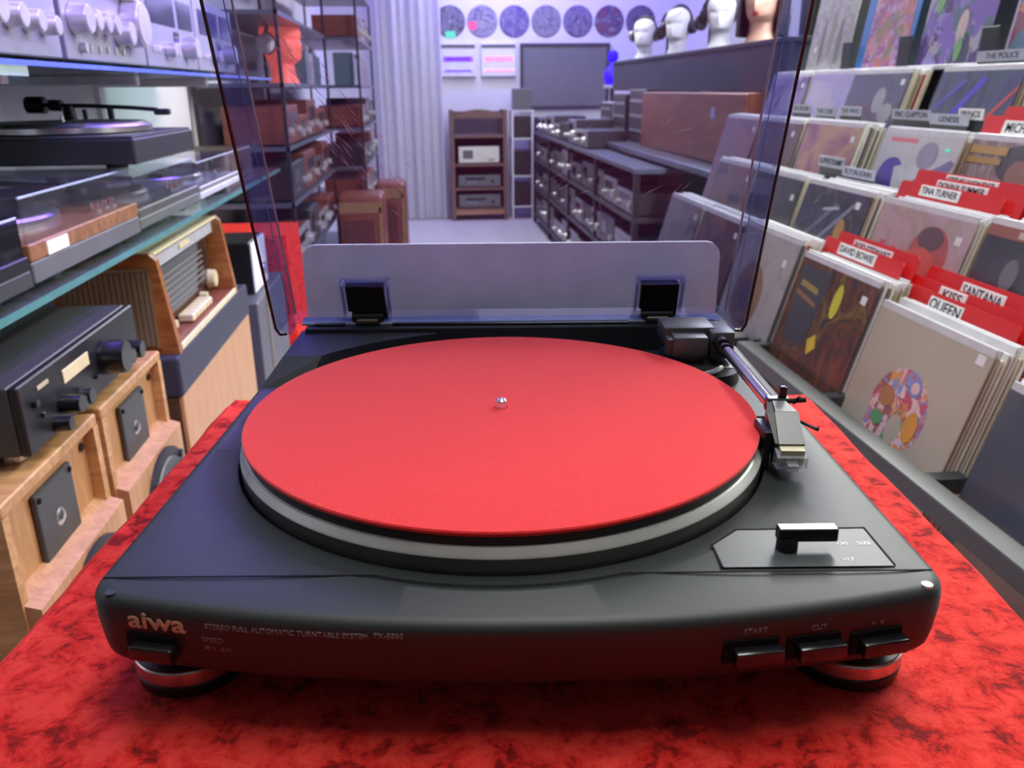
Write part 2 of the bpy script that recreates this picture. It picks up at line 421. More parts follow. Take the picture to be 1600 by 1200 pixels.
def body():
    mb = MB(); n = 360
    ths = [2*PI*i/n for i in range(n)]; R = [outline(t) for t in ths]
    rings = []
    def ring(f): rings.append([mb.bm.verts.new((f(i)[0]*math.cos(ths[i]), f(i)[0]*math.sin(ths[i]), f(i)[1])) for i in range(n)])
    def slope(i, r):
        y = r*math.sin(ths[i]); return -0.10*max(0, -0.155-y)
    ring(lambda i: (0.1526, -0.040)); ring(lambda i: (0.1526, -0.0196)); ring(lambda i: (0.1534, -0.0190))
    ring(lambda i: (min(0.1665, R[i]-.0075), -0.0175)); ring(lambda i: (min(0.1675, R[i]-.007), ZD))
    for d, z in ((.006, ZD), (.0042, ZD-.0003), (.0022, ZD-.0012), (.0008, ZD-.0028), (.0001, ZD-.005), (0, ZD-.012), (.0012, -.042), (.0022, -.047), (.0045, -.0505), (.009, -.052)):
        ring(lambda i, d=d, z=z: (R[i]-d, z+(slope(i, R[i]-d) if z > -.03 else 0)))
    for a, b in zip(rings, rings[1:]):
        for i in range(n): mb.bm.faces.new((a[i], a[(i+1) % n], b[(i+1) % n], b[i]))
    mb.bm.faces.new(rings[-1]); mb.bm.faces.new(rings[0])
    return mb
part('body', body(), DECK, sm=True)
# groove between the deck and the front apron, following the platter well
def strip(pts, wdt, z, hgt=0.00025):
    mb = MB()
    for (a, b) in zip(pts, pts[1:]):
        a, b = Vector(a), Vector(b); d = (b-a).normalized(); nrm = Vector((-d.y, d.x))*wdt/2; a = a-d*wdt*.3; b = b+d*wdt*.3
        mb.prism([tuple(a+nrm), tuple(a-nrm), tuple(b-nrm), tuple(b+nrm)], z, z+hgt)
    return mb
seam = [(-.1695, -.1545), (-.056, -.1545)]+[(0.1635*math.sin(t), -0.1635*math.cos(t)) for t in [-.33+.66*i/20 for i in range(21)]]+[(.056, -.1545), (.1855, -.1545)]
part('seam_groove', strip(seam, .0009, ZD-.0001), INK)
plate = [(.0965, -.1325), (.1110, -.1190), (.1712, -.1183), (.1716, -.1512), (.0968, -.1512)]
sp = part('size_panel', MB().prism(plate, ZD-.0002, ZD+.0002), mat('grey panel', (0.040, 0.044, 0.047), 0.42, var=0.04, spec=0.30))
part('panel_border', strip([(.0968, -.1512), (.0965, -.1325), (.1110, -.1190), (.1712, -.1183), (.1716, -.1505)], .0009, ZD-.0001, .0005), INK)
lv = part('size_lever', MB().box(.1245, .1510, -.1385, -.1325, -.0125, -.0060, .0006).cyl((.1292, -.1362, ZD), (.1292, -.1362, -.0108), .0048, n=28, bev=.0006), BLACKG, sm=True)
MT = lambda x, y, z: Matrix.Translation((x, y, z))
def top_text(txt, x, y, s):
    me = text_mesh(txt, s, .00005); me.transform(MT(x, y, ZD+.0003)); link('lettering', me, WHITEP, tt, TO)
top_text('\u202230', .1555, -.1325, .0036); top_text('SIZE', .1655, -.1325, .0036); top_text('\u202217', .1535, -.1460, .0036)
part('screw_cap', MB().cyl((.1795, -.1640, ZD-.002), (.1795, -.1640, ZD-.0007), .0023, n=20), mat('pale cap', (0.5, 0.52, 0.5), 0.4))
part('screw_cap', MB().cyl((-.1625, -.1640, ZD-.002), (-.1625, -.1640, ZD-.0008), .0023, n=20), mat('dark cap', (0.02, 0.022, 0.024), 0.5))
# raised left rear corner
def shoulder():
    top = [(-.158, .107)]+[(-.1302, .1077)]
    a0, a1 = math.atan2(.1077, -.1302), math.atan2(.1630, -.0531)
    top += [(.1695*math.cos(a0+(a1-a0)*i/14), .1695*math.sin(a0+(a1-a0)*i/14)) for i in range(1, 15)]
    top += [(-.053, .1705), (-.160, .1745)]
    n = len(top); mb = MB()
    bot = [(-.1705, .0830), (-.139, .0925)]+top[2:-1]+[(-.1705, .178)]
    vs = [(x, y, ZD-.001) for x, y in bot]+[(x, y, -.0008) for x, y in top]
    mb.verts(vs, [tuple(range(n, 2*n))]+[(i, (i+1) % n, n+(i+1) % n, n+i) for i in range(n)])
    return mb
part('rear_shoulder', shoulder(), DECK)
part('rear_ledge', MB().box(-.156, .173, .1660, .1880, -.019, .0030, .0012, 2), DECK)
for (a, b) in ((-.150, -.125), (-.088, .100), (.138, .168)):
    part('rear_cap', MB().box(a, b, .1715, .1870, .0028, .0052, .0006), BLACKG)
part('arm_deck_step', MB().box(.128, .184, .020, .120, ZD-.002, ZD+.0014, .0006), DECK)
# feet
for fx, fy in ((-.146, -.132), (.1625, -.132), (-.146, .150), (.1625, .150)):
    f = part('foot', MB().lathe([(0, -.0515), (.018, -.0515), (.0205, -.062), (.0255, -.064), (.0255, -.0655)], 40, (fx, fy, 0)), BLACK, sm=True)
    link('ring', MB().lathe([(.0256, -.0648), (.0262, -.0655), (.0262, -.0715), (.0256, -.0722)], 48, (fx, fy, 0)), ALU, f, sm=True)
    link('pad', MB().lathe([(.0256, -.0722), (.0262, -.073), (.0255, -.0782), (0, -.0782)], 48, (fx, fy, 0)), BLACK, f, sm=True)
# front buttons (the front bows, so each follows its local angle)
def front_frame(x, z, out=0.0):
    e = 1e-3; s = (front_y(x+e)-front_y(x-e))/(2*e); a = math.atan(s)
    return Matrix.Translation((x, front_y(x)-out-.0002, z)) @ Matrix.Rotation(a, 4, 'Z')
def front_text(txt, x, z, size, m, **k):
    me = text_mesh(txt, size, .00012, **k); 
    for v in me.vertices:
        X, Zv, dpt = v.co.x+x, v.co.y+z, v.co.z
        v.co = (X, front_y(X)-.0003-dpt+(.0012*max(0, (-.029-Zv)/.013)), Zv)
    return link('lettering', me, m, tt, TO)
def button(x, z, wd):
    M = front_frame(x, z)
    part('button_well', MB().box(-wd/2-.0035, wd/2-.001, -.0004, .003, -.0055, .0052, M=M), INK)
    b = part('button', MB().box(-wd/2, wd/2, -.0052, .002, -.0048, .0022, .0009, 2, M=M), BLACKG, sm=True)
for x, z in ((.1045, -.0362), (.1312, -.0368), (.1590, -.0385)): button(x, z, .0205)
button(-.1430, -.0385, .0195)
front_text('START', .1035, -.0272, .0034, GREYP); front_text('CUT', .1305, -.0284, .0034, GREYP)
for dx in (-.0018, .0022):
    M = front_frame(.1560+dx, -.0295, .0003)
    part('mark', MB().verts([M @ Vector(p) for p in ((-.0009, -.0002, .0008), (.0009, -.0002, .0008), (0, -.0002, -.0009))], [(0, 1, 2)]), GREYP)
front_text('aiwa', -.1413, -.0268, .0112, GOLD, bold=.0002, sx=1.28, res=6)
front_text('STEREO FULL AUTOMATIC TURNTABLE SYSTEM', -.0858, -.0258, .0034, GREYP, sx=.93)
front_text('PX-E850', -.0437, -.0252, .0034, GREYP)
front_text('SPEED', -.1172, -.0325, .0034, GREYP); front_text('\u25A033  \u25B245', -.1155, -.0368, .0027, GREYP)
# platter
pt = part('platter', MB().lathe([(0, -.0031), (.1470, -.0031), (.1474, -.0036), (.1472, -.0078), (.1476, -.0082)], 160), BLACK, sm=True)
link('bright_ring', MB().lathe([(.1472, -.0076), (.1484, -.0080), (.1508, -.0112), (.1510, -.0122)], 160), mat('satin aluminium ring', (0.55, 0.56, 0.53), 0.45, 0.35), pt, sm=True)
link('rim', MB().lathe([(.1510, -.0122), (.1510, -.0175), (.1502, -.030), (0, -.030)], 160), mat('dark cast rim', (0.10, 0.10, 0.095), 0.35, 0.5), pt, sm=True)
part('spindle', MB().lathe([(0.0037, -.004), (.0037, .0026), (.0033, .0044), (.0018, .0056), (0, .0060)], 24), CHROME, sm=True)
link('slipmat', MB().lathe([(0.0039, .0004), (.1476, .0), (.1488, .0008), (.1489, .0022), (.1483, .0030), (.0039, .0030), (.0039, .0004)], 160), FELT, None, (0, 0, Z0-.003), (0, 0, RZ), label='round red felt slipmat lying on the turntable platter', cat='slipmat', sm=True)

# tonearm
ab = part('tonearm_base', MB().box(.118, .163, .088, .140, ZD, -.006, .002, 2).cyl((.143, .094, ZD), (.143, .094, -.007), .024, n=40), BLACK, sm=True)
link('counterweight', MB().box(.116, .152, .108, .138, .0045, .0175, .0012, 2), GREYBLK, ab, sm=True)
link('front_cover', MB().box(.1205, .1445, .094, .1085, .0000, .0140, .0010, 2), ARMG, ab, sm=True)
link('side_block', MB().box(.1165, .1215, .098, .110, -.0005, .0120, .0006, 1), GREYBLK, ab)
link('pivot_block', MB().box(.1475, .1640, .098, .130, -.003, .0165, .0012, 2), ARMG, ab, sm=True)
link('lift_rail', MB().tube([(.1215+.037*math.sin(t)*.9, .076-.012*math.cos(t*1.2)+.02*t*.3, -.0052+.002*t) for t in [i*.12 for i in range(10)]], .0018, 8), SILVERP, ab, sm=True)
ar = part('tonearm', MB().tube([(.1535, .098, .0095), (.1535, .040, .0092), (.1535, -.030, .0090)], .0037, 20), CHROME, sm=True)
for a_, b_, r_ in ((.104, .088, .0055), (.078, .0805, .0047), (-.026, -.032, .0050)): link('collar', MB().cyl((.1535, a_, .0093), (.1535, b_, .0093), r_, n=24), BLACKG, ar, sm=True)
# headshell: a tapering box angled towards the spindle
HS = Matrix.Translation((.1535, -.030, .0090)) @ Matrix.Rotation(math.radians(-3), 4, 'Z') @ Matrix.Rotation(math.radians(9), 4, 'X')
def hpts(l): return [HS @ Vector(p) for p in l]
def frus(p0, p1):
    """block between two rectangles given as (x0,x1,y,z0,z1)"""
    q = []
    for (x0, x1, y, z0, z1) in (p0, p1): q += [(x0, y, z0), (x1, y, z0), (x1, y, z1), (x0, y, z1)]
    return q, [(0, 1, 2, 3), (7, 6, 5, 4), (0, 4, 5, 1), (1, 5, 6, 2), (2, 6, 7, 3), (3, 7, 4, 0)]
def addf(mb, a, b):
    q, f = frus(a, b); return mb.verts(hpts(q), f)
hs = link('headshell', addf(addf(MB(), (-.0050, .0050, 0.000, -.007, .0050), (-.0075, .0088, -.012, -.013, .0045)), (-.0075, .0088, -.012, -.013, .0045), (-.0060, .0088, -.0300, -.0125, -.0040)), BLACKG, ar)
TOPP = mat('dull silver plate', (0.13, 0.13, 0.14), 0.35, 0.4)
link('top_plate', addf(MB(), (-.0022, .0050, -.001, .0050, .0057), (-.0030, .0090, -.012, .0044, .0053)), TOPP, ar)
link('front_plate', addf(MB(), (-.0034, .0092, -.0122, .0042, .0052), (-.0044, .0092, -.0312, -.0044, -.0034)), mat('bright silver plate', (0.15, 0.155, 0.155), 0.4, 0.3), ar)
link('finger_lift', MB().tube(hpts([(.008, -.013, .001), (.012, -.0165, .0005), (.0165, -.0215, .0004), (.0175, -.0228, .0008)]), [.0008, .0008, .0009, .0012], 8), BLACKG, ar, sm=True)
ct = link('cartridge', addf(MB(), (-.0040, .0088, -.0270, -.0140, -.0040), (-.0038, .0086, -.0352, -.0140, -.0052)), IVORY, ar)
link('needle_guard', addf(addf(MB(), (-.0060, .0104, -.0300, -.0155, -.0065), (-.0058, .0102, -.0372, -.0152, -.0085)), (-.0008, .0052, -.0355, -.0155, -.0105), (-.0006, .0050, -.0400, -.0150, -.0118)), CLEARW, ar)
rs = part('arm_rest', MB().box(.1418, .1468, -.052, -.032, ZD, .0045, .0008).box(.1425, .1640, -.040, -.031, -.010, -.0005, .0008).box(.1425, .1530, -.046, -.034, ZD, -.006, .001), BLACK)
link('rest_clip', MB().box(.1562, .1605, -.028, -.024, .006, .0210, .001, 2).box(.1490, .1620, -.0305, -.0240, .0105, .0150, .0008), BLACKG, ar)
link('clip_tab', MB().cyl((.1600, -.030, .0135), (.1700, -.031, .0145), .0014, n=10).cyl((.1640, -.029, .0120), (.1660, -.0325, .0165), .0011, n=8), BLACKG, ar)

# lid
PHI = math.radians(19.3)
la = Vector((0, -math.sin(PHI), math.cos(PHI))); lb = Vector((0, -math.cos(PHI), -math.sin(PHI)))
LX = 0.0060; LP0 = Vector((LX, 0.1880, 0.0085))
LM = Matrix(((1, la.x, lb.x, LP0.x), (0, la.y, lb.y, LP0.y), (0, la.z, lb.z, LP0.z), (0, 0, 0, 1)))   # (x, height along lid, depth towards viewer)
def lid_shell():
    W0, W1, H, D = .1752, .1800, .345, .036; r = .006
    mb = MB(); bm = mb.bm
    # cross-section across x (left rim -> panel -> right rim), swept along the height
    sec = [(-W1, D)]
    for i in range(5):
        t = i/4*PI/2; sec.append((-W0+r-r*math.cos(t), r-r*math.sin(t)))
    sec += [(-x, d) for x, d in sec[::-1]]
    hs_ = [0.010, .03, .1, .2, .3, H-.006, H-.002]
    rows = []
    for h in hs_: rows.append([bm.verts.new((x, h, d)) for x, d in sec])
    for a, b in zip(rows, rows[1:]):
        for i in range(len(sec)-1): bm.faces.new((a[i], a[i+1], b[i+1], b[i]))
    # top wall
    top = [bm.verts.new((x, H, d)) for x, d in sec]
    for i in range(len(sec)-1): bm.faces.new((rows[-1][i], rows[-1][i+1], top[i+1], top[i]))
    m1 = [v for v in top]; bm.faces.new(m1)
    # rounded foot of the two side walls and the shallow rear wall between them
    n = len(sec)
    low = [bm.verts.new((x, 0.004 if 0 < i < n-1 else .006, d if d < .02 else d-.005)) for i, (x, d) in enumerate(sec)]
    for i in range(n-1): bm.faces.new((rows[0][i], rows[0][i+1], low[i+1], low[i]))
    x5 = sec[5][0]
    l2 = [bm.verts.new((x, 0.0, .013 if 0 < i < n-1 else .028)) for i, (x, d) in enumerate([(max(-W0+.004, min(W0-.004, x)), d) for x, d in sec])]
    for i in range(n-1): bm.faces.new((low[i], low[i+1], l2[i+1], l2[i]))
    bmesh.ops.recalc_face_normals(bm, faces=bm.faces)
    geo = bm.faces[:]
    bmesh.ops.solidify(bm, geom=geo, thickness=.0026)
    bmesh.ops.transform(bm, matrix=LM, verts=bm.verts)
    return mb
ld = part('lid', lid_shell(), LID, sm=True)
# polished rim that shows dark from the front
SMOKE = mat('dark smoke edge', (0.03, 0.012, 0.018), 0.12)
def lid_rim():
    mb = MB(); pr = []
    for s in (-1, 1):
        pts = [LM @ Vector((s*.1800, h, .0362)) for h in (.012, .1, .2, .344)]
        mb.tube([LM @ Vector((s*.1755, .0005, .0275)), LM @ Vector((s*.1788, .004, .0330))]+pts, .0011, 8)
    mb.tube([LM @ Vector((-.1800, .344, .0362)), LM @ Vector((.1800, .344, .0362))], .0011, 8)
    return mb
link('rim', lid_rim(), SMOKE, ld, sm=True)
EDGE = mat('pale acrylic highlight', (0.42, 0.50, 0.56), 0.15)  # pale colour standing in for light caught along acrylic edges and corners
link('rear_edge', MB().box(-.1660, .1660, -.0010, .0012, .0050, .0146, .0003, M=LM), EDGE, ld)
for s_ in (-1, 1):  # highlights along the lid's inner corners, modelled as thin pale tubes
    link('corner_highlight', MB().tube([LM @ Vector((s_*.1722, h, .0036)) for h in (.004, .1, .2, .34)], .0009, 6), EDGE, ld)
    link('corner_highlight', MB().tube([LM @ Vector((s_*.1768, h, .0055)) for h in (.004, .1, .2, .34)], .0004, 6), EDGE, ld)
link('tab', MB().box(-.009, .009, -.0035, -.0005, .008, .0135, .0004, M=LM), LID, ld)
# scratches in the acrylic
SCR = mat('white scratch', (0.75, 0.75, 0.85), 0.6)
rnd = random.Random(11)
ms = MB()
def scratch(x, h, L, ang, wdt):
    dx, dh = math.cos(ang)*L/2, math.sin(ang)*L/2
    nx, nh = -math.sin(ang)*wdt/2, math.cos(ang)*wdt/2
    ms.verts([LM @ Vector(p) for p in ((x-dx, h-dh, .0031), (x+nx, h+nh, .0031), (x+dx, h+dh, .0031), (x-nx, h-nh, .0031), (x, h, .0028))], [(0, 1, 2, 3), (0, 4, 1), (1, 4, 2), (2, 4, 3), (3, 4, 0)])
for i in range(80):
    t = rnd.random(); scratch(-.155+t*.075+rnd.uniform(-.012, .012), .205-t*.09+rnd.uniform(-.03, .03), rnd.uniform(.004, .02), math.radians(-57+rnd.uniform(-5, 5)), rnd.uniform(.0003, .0007))
for i in range(40):
    scratch(rnd.uniform(.03, .15), rnd.uniform(.10, .23), rnd.uniform(.004, .022), math.radians(rnd.uniform(10, 55)), rnd.uniform(.00015, .0003))
for i in range(4): scratch(-.098+.0014*i, .037-.0006*i, .009, math.radians(-25-8*i), .0004)
for i in range(7): scratch(.066+.0012*i*i*.18, .105-.009*i, .010, math.radians(-80-1.5*i*0), .0003)
link('scratches', ms, SCR, ld, kind='stuff')
for hx in (-.1075, .1225):
    pk = link('hinge_pocket', MB().box(hx-LX-.0190, hx-LX+.0190, .0335, .0372, .0026, .0120, .0006, M=LM)
              .box(hx-LX-.0190, hx-LX-.0165, .006, .0345, .0026, .0120, .0004, M=LM).box(hx-LX+.0165, hx-LX+.0190, .006, .0345, .0026, .0120, .0004, M=LM), LID, ld)
    hg = part('hinge', MB().box(hx-LX-.0150, hx-LX+.0150, .0090, .0325, .0030, .0105, .0010, 2, M=LM), BLACKG)
    link('barrel', MB().cyl((hx-.0125, .1790, .0085), (hx+.0125, .1790, .0085), .0048, n=20, bev=.0006).box(hx-.0105, hx+.0105, .1740, .1860, -.002, .0075, .0006), BLACK, hg, sm=True)
    link('bracket', MB().box(hx-.0095, hx+.0095, .0010, .0120, .0040, .0085, .0006, M=LM), BLACK, hg)
    link('spring', MB().cyl((hx-.0080, .1742, .0065), (hx+.0080, .1742, .0065), .0022, n=12), mat('brass spring', (0.25, 0.22, 0.14), 0.35, 0.8), hg, sm=True)

# board standing behind the lid
def rr(x0, x1, z0, z1, r, n=6):
    p = []
    for cx, cz, a in ((x1-r, z1-r, 0), (x0+r, z1-r, PI/2), (x0+.0004, z0+.0004, PI), (x1-.0004, z0+.0004, 1.5*PI)):
        q = r if cz > (z0+z1)/2 else .0004
        for i in range(n+1): p.append((cx+q*math.cos(a+PI/2*i/n), cz+q*math.sin(a+PI/2*i/n)))
    return p
bx_, by_ = rotp(0.0068, 0.2175)
bm_ = MB().prism(rr(-.1715, .1715, 0, .1395, .012), -.0015, .0015)
bmesh.ops.transform(bm_.bm, matrix=Matrix.Rotation(PI/2+.02, 4, 'X'), verts=bm_.bm.verts)
link('blank_board', bm_, WHITE, None, (bx_, by_, Z0+ZT-.001), (0, 0, RZ), label='blank white board with rounded corners standing upright behind the turntable lid', cat='board')

# ================================================================== generic hi-fi things (front faces local -Y)
def knob(mb, x, z, y, r, d, n=18):
    return mb.cyl((x, y, z), (x, y-d, z), r, r*.92, n=n, bev=r*.08)
def feet(t, w, d, r=.016, h=.012, m=BLACK, inset=.04):
    for sx in (-1, 1):
        for sy in (-1, 1):
            link('foot', MB().cyl((sx*(w/2-inset), sy*(d/2-inset), 0), (sx*(w/2-inset), sy*(d/2-inset), h), r, n=16), m, t)
def component(name, label, cat, loc, rz, w, d, h, body=BLACKM, face=BLACK, knobs=(), btns=(), disp=(), knobm=BLACKG, btnm=SILVERP, fh=.010, group=None, footm=BLACK, screws=False):
    t = thing(name, label, cat, loc, rz, group)
    feet(t, w, d, .015, fh, footm)
    link('cabinet', MB().box(-w/2, w/2, -d/2+.012, d/2, fh, h, .002), body, t)
    link('fascia', MB().box(-w/2, w/2, -d/2, -d/2+.012, fh, h, .002), face, t)
    for (x, z, r, dp) in knobs: link('knob', knob(MB(), x, z, -d/2, r, dp), knobm, t, sm=True)
    for (x, z, bw, bh) in btns: link('button', MB().box(x-bw/2, x+bw/2, -d/2-.004, -d/2+.001, z-bh/2, z+bh/2, .0008), btnm, t)
    for q in disp:
        x, z, dw, dh, dm = q
        link('display', MB().box(x-dw/2, x+dw/2, -d/2-.0015, -d/2+.001, z-dh/2, z+dh/2, .0004), dm, t)
    if screws:
        for x in (-w/2+.02, w/2-.02):
            link('screw', MB().cyl((x, -d/2-.001, h-.02), (x, -d/2+.002, h-.02), .004, n=10), CHROME, t)
    return t
def small_turntable(label, loc, rz, w, d, hb, plinthm, trimm, lid_h, tag=False, platter=True, arm=True, knobs=True, lidm=None, group=None, footh=.014):
    t = thing('record_player', label, 'turntable', loc, rz, group)
    feet(t, w, d, .02, footh, BLACK, .045)
    link('plinth', MB().box(-w/2, w/2, -d/2, d/2, footh, footh+hb*.55, .002), plinthm, t)
    link('trim', MB().box(-w/2, w/2, -d/2, d/2, footh+hb*.55, footh+hb, .002), trimm, t)
    zt = footh+hb
    if platter:
        p = link('platter', MB().lathe([(0, zt+.018), (.148, zt+.018), (.152, zt+.014), (.152, zt)], 48, (-.045, 0, 0)), ALU, t, sm=True)
        link('rubber_mat', MB().lathe([(0, zt+.021), (.143, zt+.021), (.143, zt+.018)], 48, (-.045, 0, 0)), BLACK, p, sm=True)
    if arm:
        a = link('tonearm', MB().tube([(w/2-.06, d/2-.07, zt+.045), (w/2-.06, 0, zt+.043), (w/2-.075, -.09, zt+.038), (w/2-.10, -.125, zt+.034)], .0045, 8), CHROME, t, sm=True)
        link('pivot', MB().cyl((w/2-.06, d/2-.10, zt), (w/2-.06, d/2-.10, zt+.04), .022, n=20), SILVERP, a, sm=True)
        link('counterweight', MB().cyl((w/2-.06, d/2-.065, zt+.045), (w/2-.06, d/2-.025, zt+.045), .017, n=20), BLACK, a, sm=True)
        link('headshell', MB().box(w/2-.125, w/2-.098, -.150, -.120, zt+.028, zt+.038, .002), BLACK, a)
    if knobs:
        for i in range(3): link('control_knob', MB().cyl((w/2-.03-i*.035, -d/2+.035, zt), (w/2-.03-i*.035, -d/2+.035, zt+.014), .010, n=16), CHROME, t, sm=True)
    if lid_h:
        g = .003
        m = lidm or CLEAR
        z1 = zt+lid_h
        x0, x1, y0, y1 = -w/2+.004, w/2-.004, -d/2+.004, d/2-.004
        lb_ = link('dust_cover', MB().box(x0, x1, y0, y0+g, zt, z1).box(x0, x1, y1-g, y1, zt, z1).box(x0, x0+g, y0, y1, zt, z1).box(x1-g, x1, y0, y1, zt, z1).box(x0, x1, y0, y1, z1-g, z1), m, t)
        link('cover_edge', MB().box(x0, x1, y0-.0006, y0+.0025, z1-.0028, z1+.0006, .0006), EDGE, lb_)
    if tag: link('price_label', MB().box(-w/2+.05, -w/2+.12, -d/2-.0012, -d/2+.0005, footh+hb*.58, footh+hb*.93), PAPER, t)
    return t
LEFT = PI/2      # things on the left wall face +X
RIGHT = -PI/2

# ================================================================== left side: glass shelves with turntables and amplifiers
ZS = Z0-.072
def glass_shelf(label, x0, x1, y0, y1, z, th, edgem):
    t = thing('glass_shelf', label, 'shelf', ((x0+x1)/2, (y0+y1)/2, z-th))
    hx, hy = (x1-x0)/2, (y1-y0)/2
    link('pane', MB().box(-hx, hx-.002, -hy, hy, 0, th, .0008), GLASS, t)
    link('front_edge', MB().box(hx-.002, hx, -hy, hy, 0, th), edgem, t)
    for yy in [-hy+.1+k*.62 for k in range(int((2*hy-.1)/.62)+1)]:
        link('bracket', MB().box(-hx, hx*.55, yy-.012, yy+.012, -.022, 0, .002).box(-hx, -hx+.012, yy-.012, yy+.012, -.11, 0), WHITE, t)
    return t
glass_shelf('green-edged glass shelf carrying the row of turntables on the left', XL, -.545, .22, 2.55, ZS, .010, GLASSE)
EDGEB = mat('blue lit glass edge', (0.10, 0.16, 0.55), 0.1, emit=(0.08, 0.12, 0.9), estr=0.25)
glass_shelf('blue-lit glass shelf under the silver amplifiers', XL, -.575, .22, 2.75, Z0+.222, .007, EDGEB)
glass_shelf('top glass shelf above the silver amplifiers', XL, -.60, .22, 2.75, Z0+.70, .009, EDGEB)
small_turntable('dark turntable with closed lid nearest on the glass shelf', (-.742, .442, ZS), LEFT, .42, .38, .040, DGREY, BLACK, .050, platter=False, arm=False, knobs=False, lidm=clear_mat('smoked lid', (0.35, 0.36, 0.42), 0.04, 0.02))
for k, o in enumerate((.13, .17)): pass
small_turntable('turntable with walnut trim, clear lid and white price label on the glass shelf', (-.745, .880, ZS), LEFT, .43, .38, .052, MGREY, WALNUT, .060, tag=True)
small_turntable('grey turntable with clear lid beside the walnut-trimmed one', (-.752, 1.330, ZS), LEFT, .42, .38, .036, MGREY, mat('graphite trim', (0.09, 0.092, 0.1), 0.4), .060)
small_turntable('pale silver turntable with clear lid at the far end of the glass shelf', (-.755, 1.778, ZS), LEFT, .42, .38, .028, mat('pale silver plinth', (0.55, 0.54, 0.6), 0.4), SILVER, .055)
def black_player():
    t = thing('record_player', 'open black turntable stacked on top of other lids, tonearm raised behind its platter', 'turntable', (-.735, 1.215, ZS+.1285), 0)
    w, d = .425, .37
    feet(t, w, d, .018, .008, BLACK, .05)
    link('plinth', MB().box(-w/2, w/2, -d/2, d/2, .008, .050, .003), BLACKM, t)
    link('deck_plate', MB().box(-w/2+.004, w/2-.004, -d/2+.004, d/2-.004, .050, .054, .001), DGREY, t)
    p = link('platter', MB().lathe([(0, .070), (.147, .070), (.152, .066), (.152, .057), (.146, .054)], 56, (.035, -.01, 0)), ALU, t, sm=True)
    link('rubber_mat', MB().lathe([(0, .073), (.140, .073), (.142, .070)], 56, (.035, -.01, 0)), BLACK, p, sm=True)
    link('spindle', MB().cyl((.035, -.01, .072), (.035, -.01, .083), .0035, n=12), CHROME, p)
    a = link('tonearm', MB().tube([(-.050, .135, .100), (.04, .132, .098), (.12, .122, .094), (.170, .112, .090)], .004, 10), BLACK, t, sm=True)
    link('counterweight', MB().cyl((-.085, .137, .101), (-.048, .135, .100), .016, n=20, bev=.002).cyl((-.040, .135, .100), (-.018, .134, .099), .011, n=16), BLACK, a, sm=True)
    link('pivot', MB().cyl((-.005, .133, .054), (-.005, .133, .098), .016, .010, n=20), BLACK, a, sm=True)
    link('arm_rest', MB().cyl((.075, .128, .054), (.075, .128, .100), .006, n=12), BLACK, a)
    link('headshell', MB().box(.165, .195, .100, .118, .080, .092, .003), BLACK, a)
    link('lift_lever', MB().cyl((.03, .12, .06), (.03, .115, .092), .004, n=10), BLACK, a)
black_player()
link('wooden_unit', MB().box(-.20, .20, -.17, .17, 0, .085, .004).box(-.13, .0, -.174, -.168, .02, .05).box(.03, .16, -.174, -.168, .02, .05), DARKW, None, (-.78, 2.22, ZS), (0, 0, LEFT), label='low dark wooden unit at the far end of the glass shelf', cat='hifi unit')

def silver_amp(label, y, w, kind):
    d, h = .30, .175
    ks, bs, ds = [], [], []
    if kind == 0:
        ks = [(-.16, .062, .022, .03), (-.10, .065, .026, .042), (-.04, .062, .020, .03), (.03, .058, .017, .026), (.085, .055, .016, .026), (.14, .052, .015, .026)]
        bs = [(-.12+.05*i, .135, .006, .022) for i in range(6)]
    elif kind == 1:
        ks = [(-.16, .070, .024, .030), (-.105, .072, .018, .026), (-.06, .071, .018, .026), (-.015, .070, .018, .026), (.045, .060, .022, .030), (.11, .080, .044, .034), (.10, .135, .020, .028), (.05, .138, .014, .026), (-.14, .028, .009, .010)]
        bs = [(-.13+.035*i, .145, .005, .020) for i in range(5)]+[(-.10+.04*i, .028, .005, .012) for i in range(5)]
    else:
        ks = [(.10, .055, .026, .03), (-.06, .045, .016, .022), (-.02, .043, .012, .018), (.16, .045, .012, .02)]
        bs = [(-.16+.02*i, .043, .008, .012) for i in range(3)]
        ds = [(-.07, .125, .20, .060, DISPLAY), (.12, .125, .12, .060, DISPLAY), (.03, .075, .04, .022, DISPLAY)]
    t = component('silver_amplifier', label, 'amplifier', (-.60-d/2, y, Z0+.222), LEFT, w, d, h, DGREY, SILVER, ks, bs, ds, KNOB, KNOB, .008)
    return t
silver_amp('silver amplifier with big knobs at the near end of the blue-lit shelf', .80, .40, 0)
silver_amp('silver amplifier with a large volume knob, second on the blue-lit shelf', 1.222, .40, 1)
silver_amp('silver receiver with dark meter windows, third on the blue-lit shelf', 1.636, .40, 2)
silver_amp('silver receiver half hidden behind the lid, far end of the blue-lit shelf', 2.06, .42, 2)
link('shelf_sign', MB().box(-.001, .001, -.06, .06, 0, .012), PAPER, None, (-.615, .84, Z0+.203), label='small white card hanging under the blue-lit shelf', cat='sign')

# black amplifier on the loudspeakers
ba = component('black_amplifier', 'black amplifier with large volume knob and beige display on the wooden loudspeakers', 'amplifier', (-.52-.15, .690, Z0-.2465), LEFT, .40, .30, .105, DGREY, BLACK,
    [(.055, .062, .026, .034), (-.10, .048, .013, .026), (-.075, .040, .011, .02), (-.055, .042, .013, .022), (.115, .045, .013, .022), (.15, .045, .015, .024), (-.17, .075, .006, .006), (-.125, .030, .010, .02)],
    [(.02, .045, .012, .006), (-.155, .055, .006, .006)], [(-.04, .078, .085, .018, CREAM)], BLACKG, BLACK, .018, footm=ALU)
link('logo', MB().box(-.155, -.125, -.1515, -.149, .086, .091), GOLD, ba)

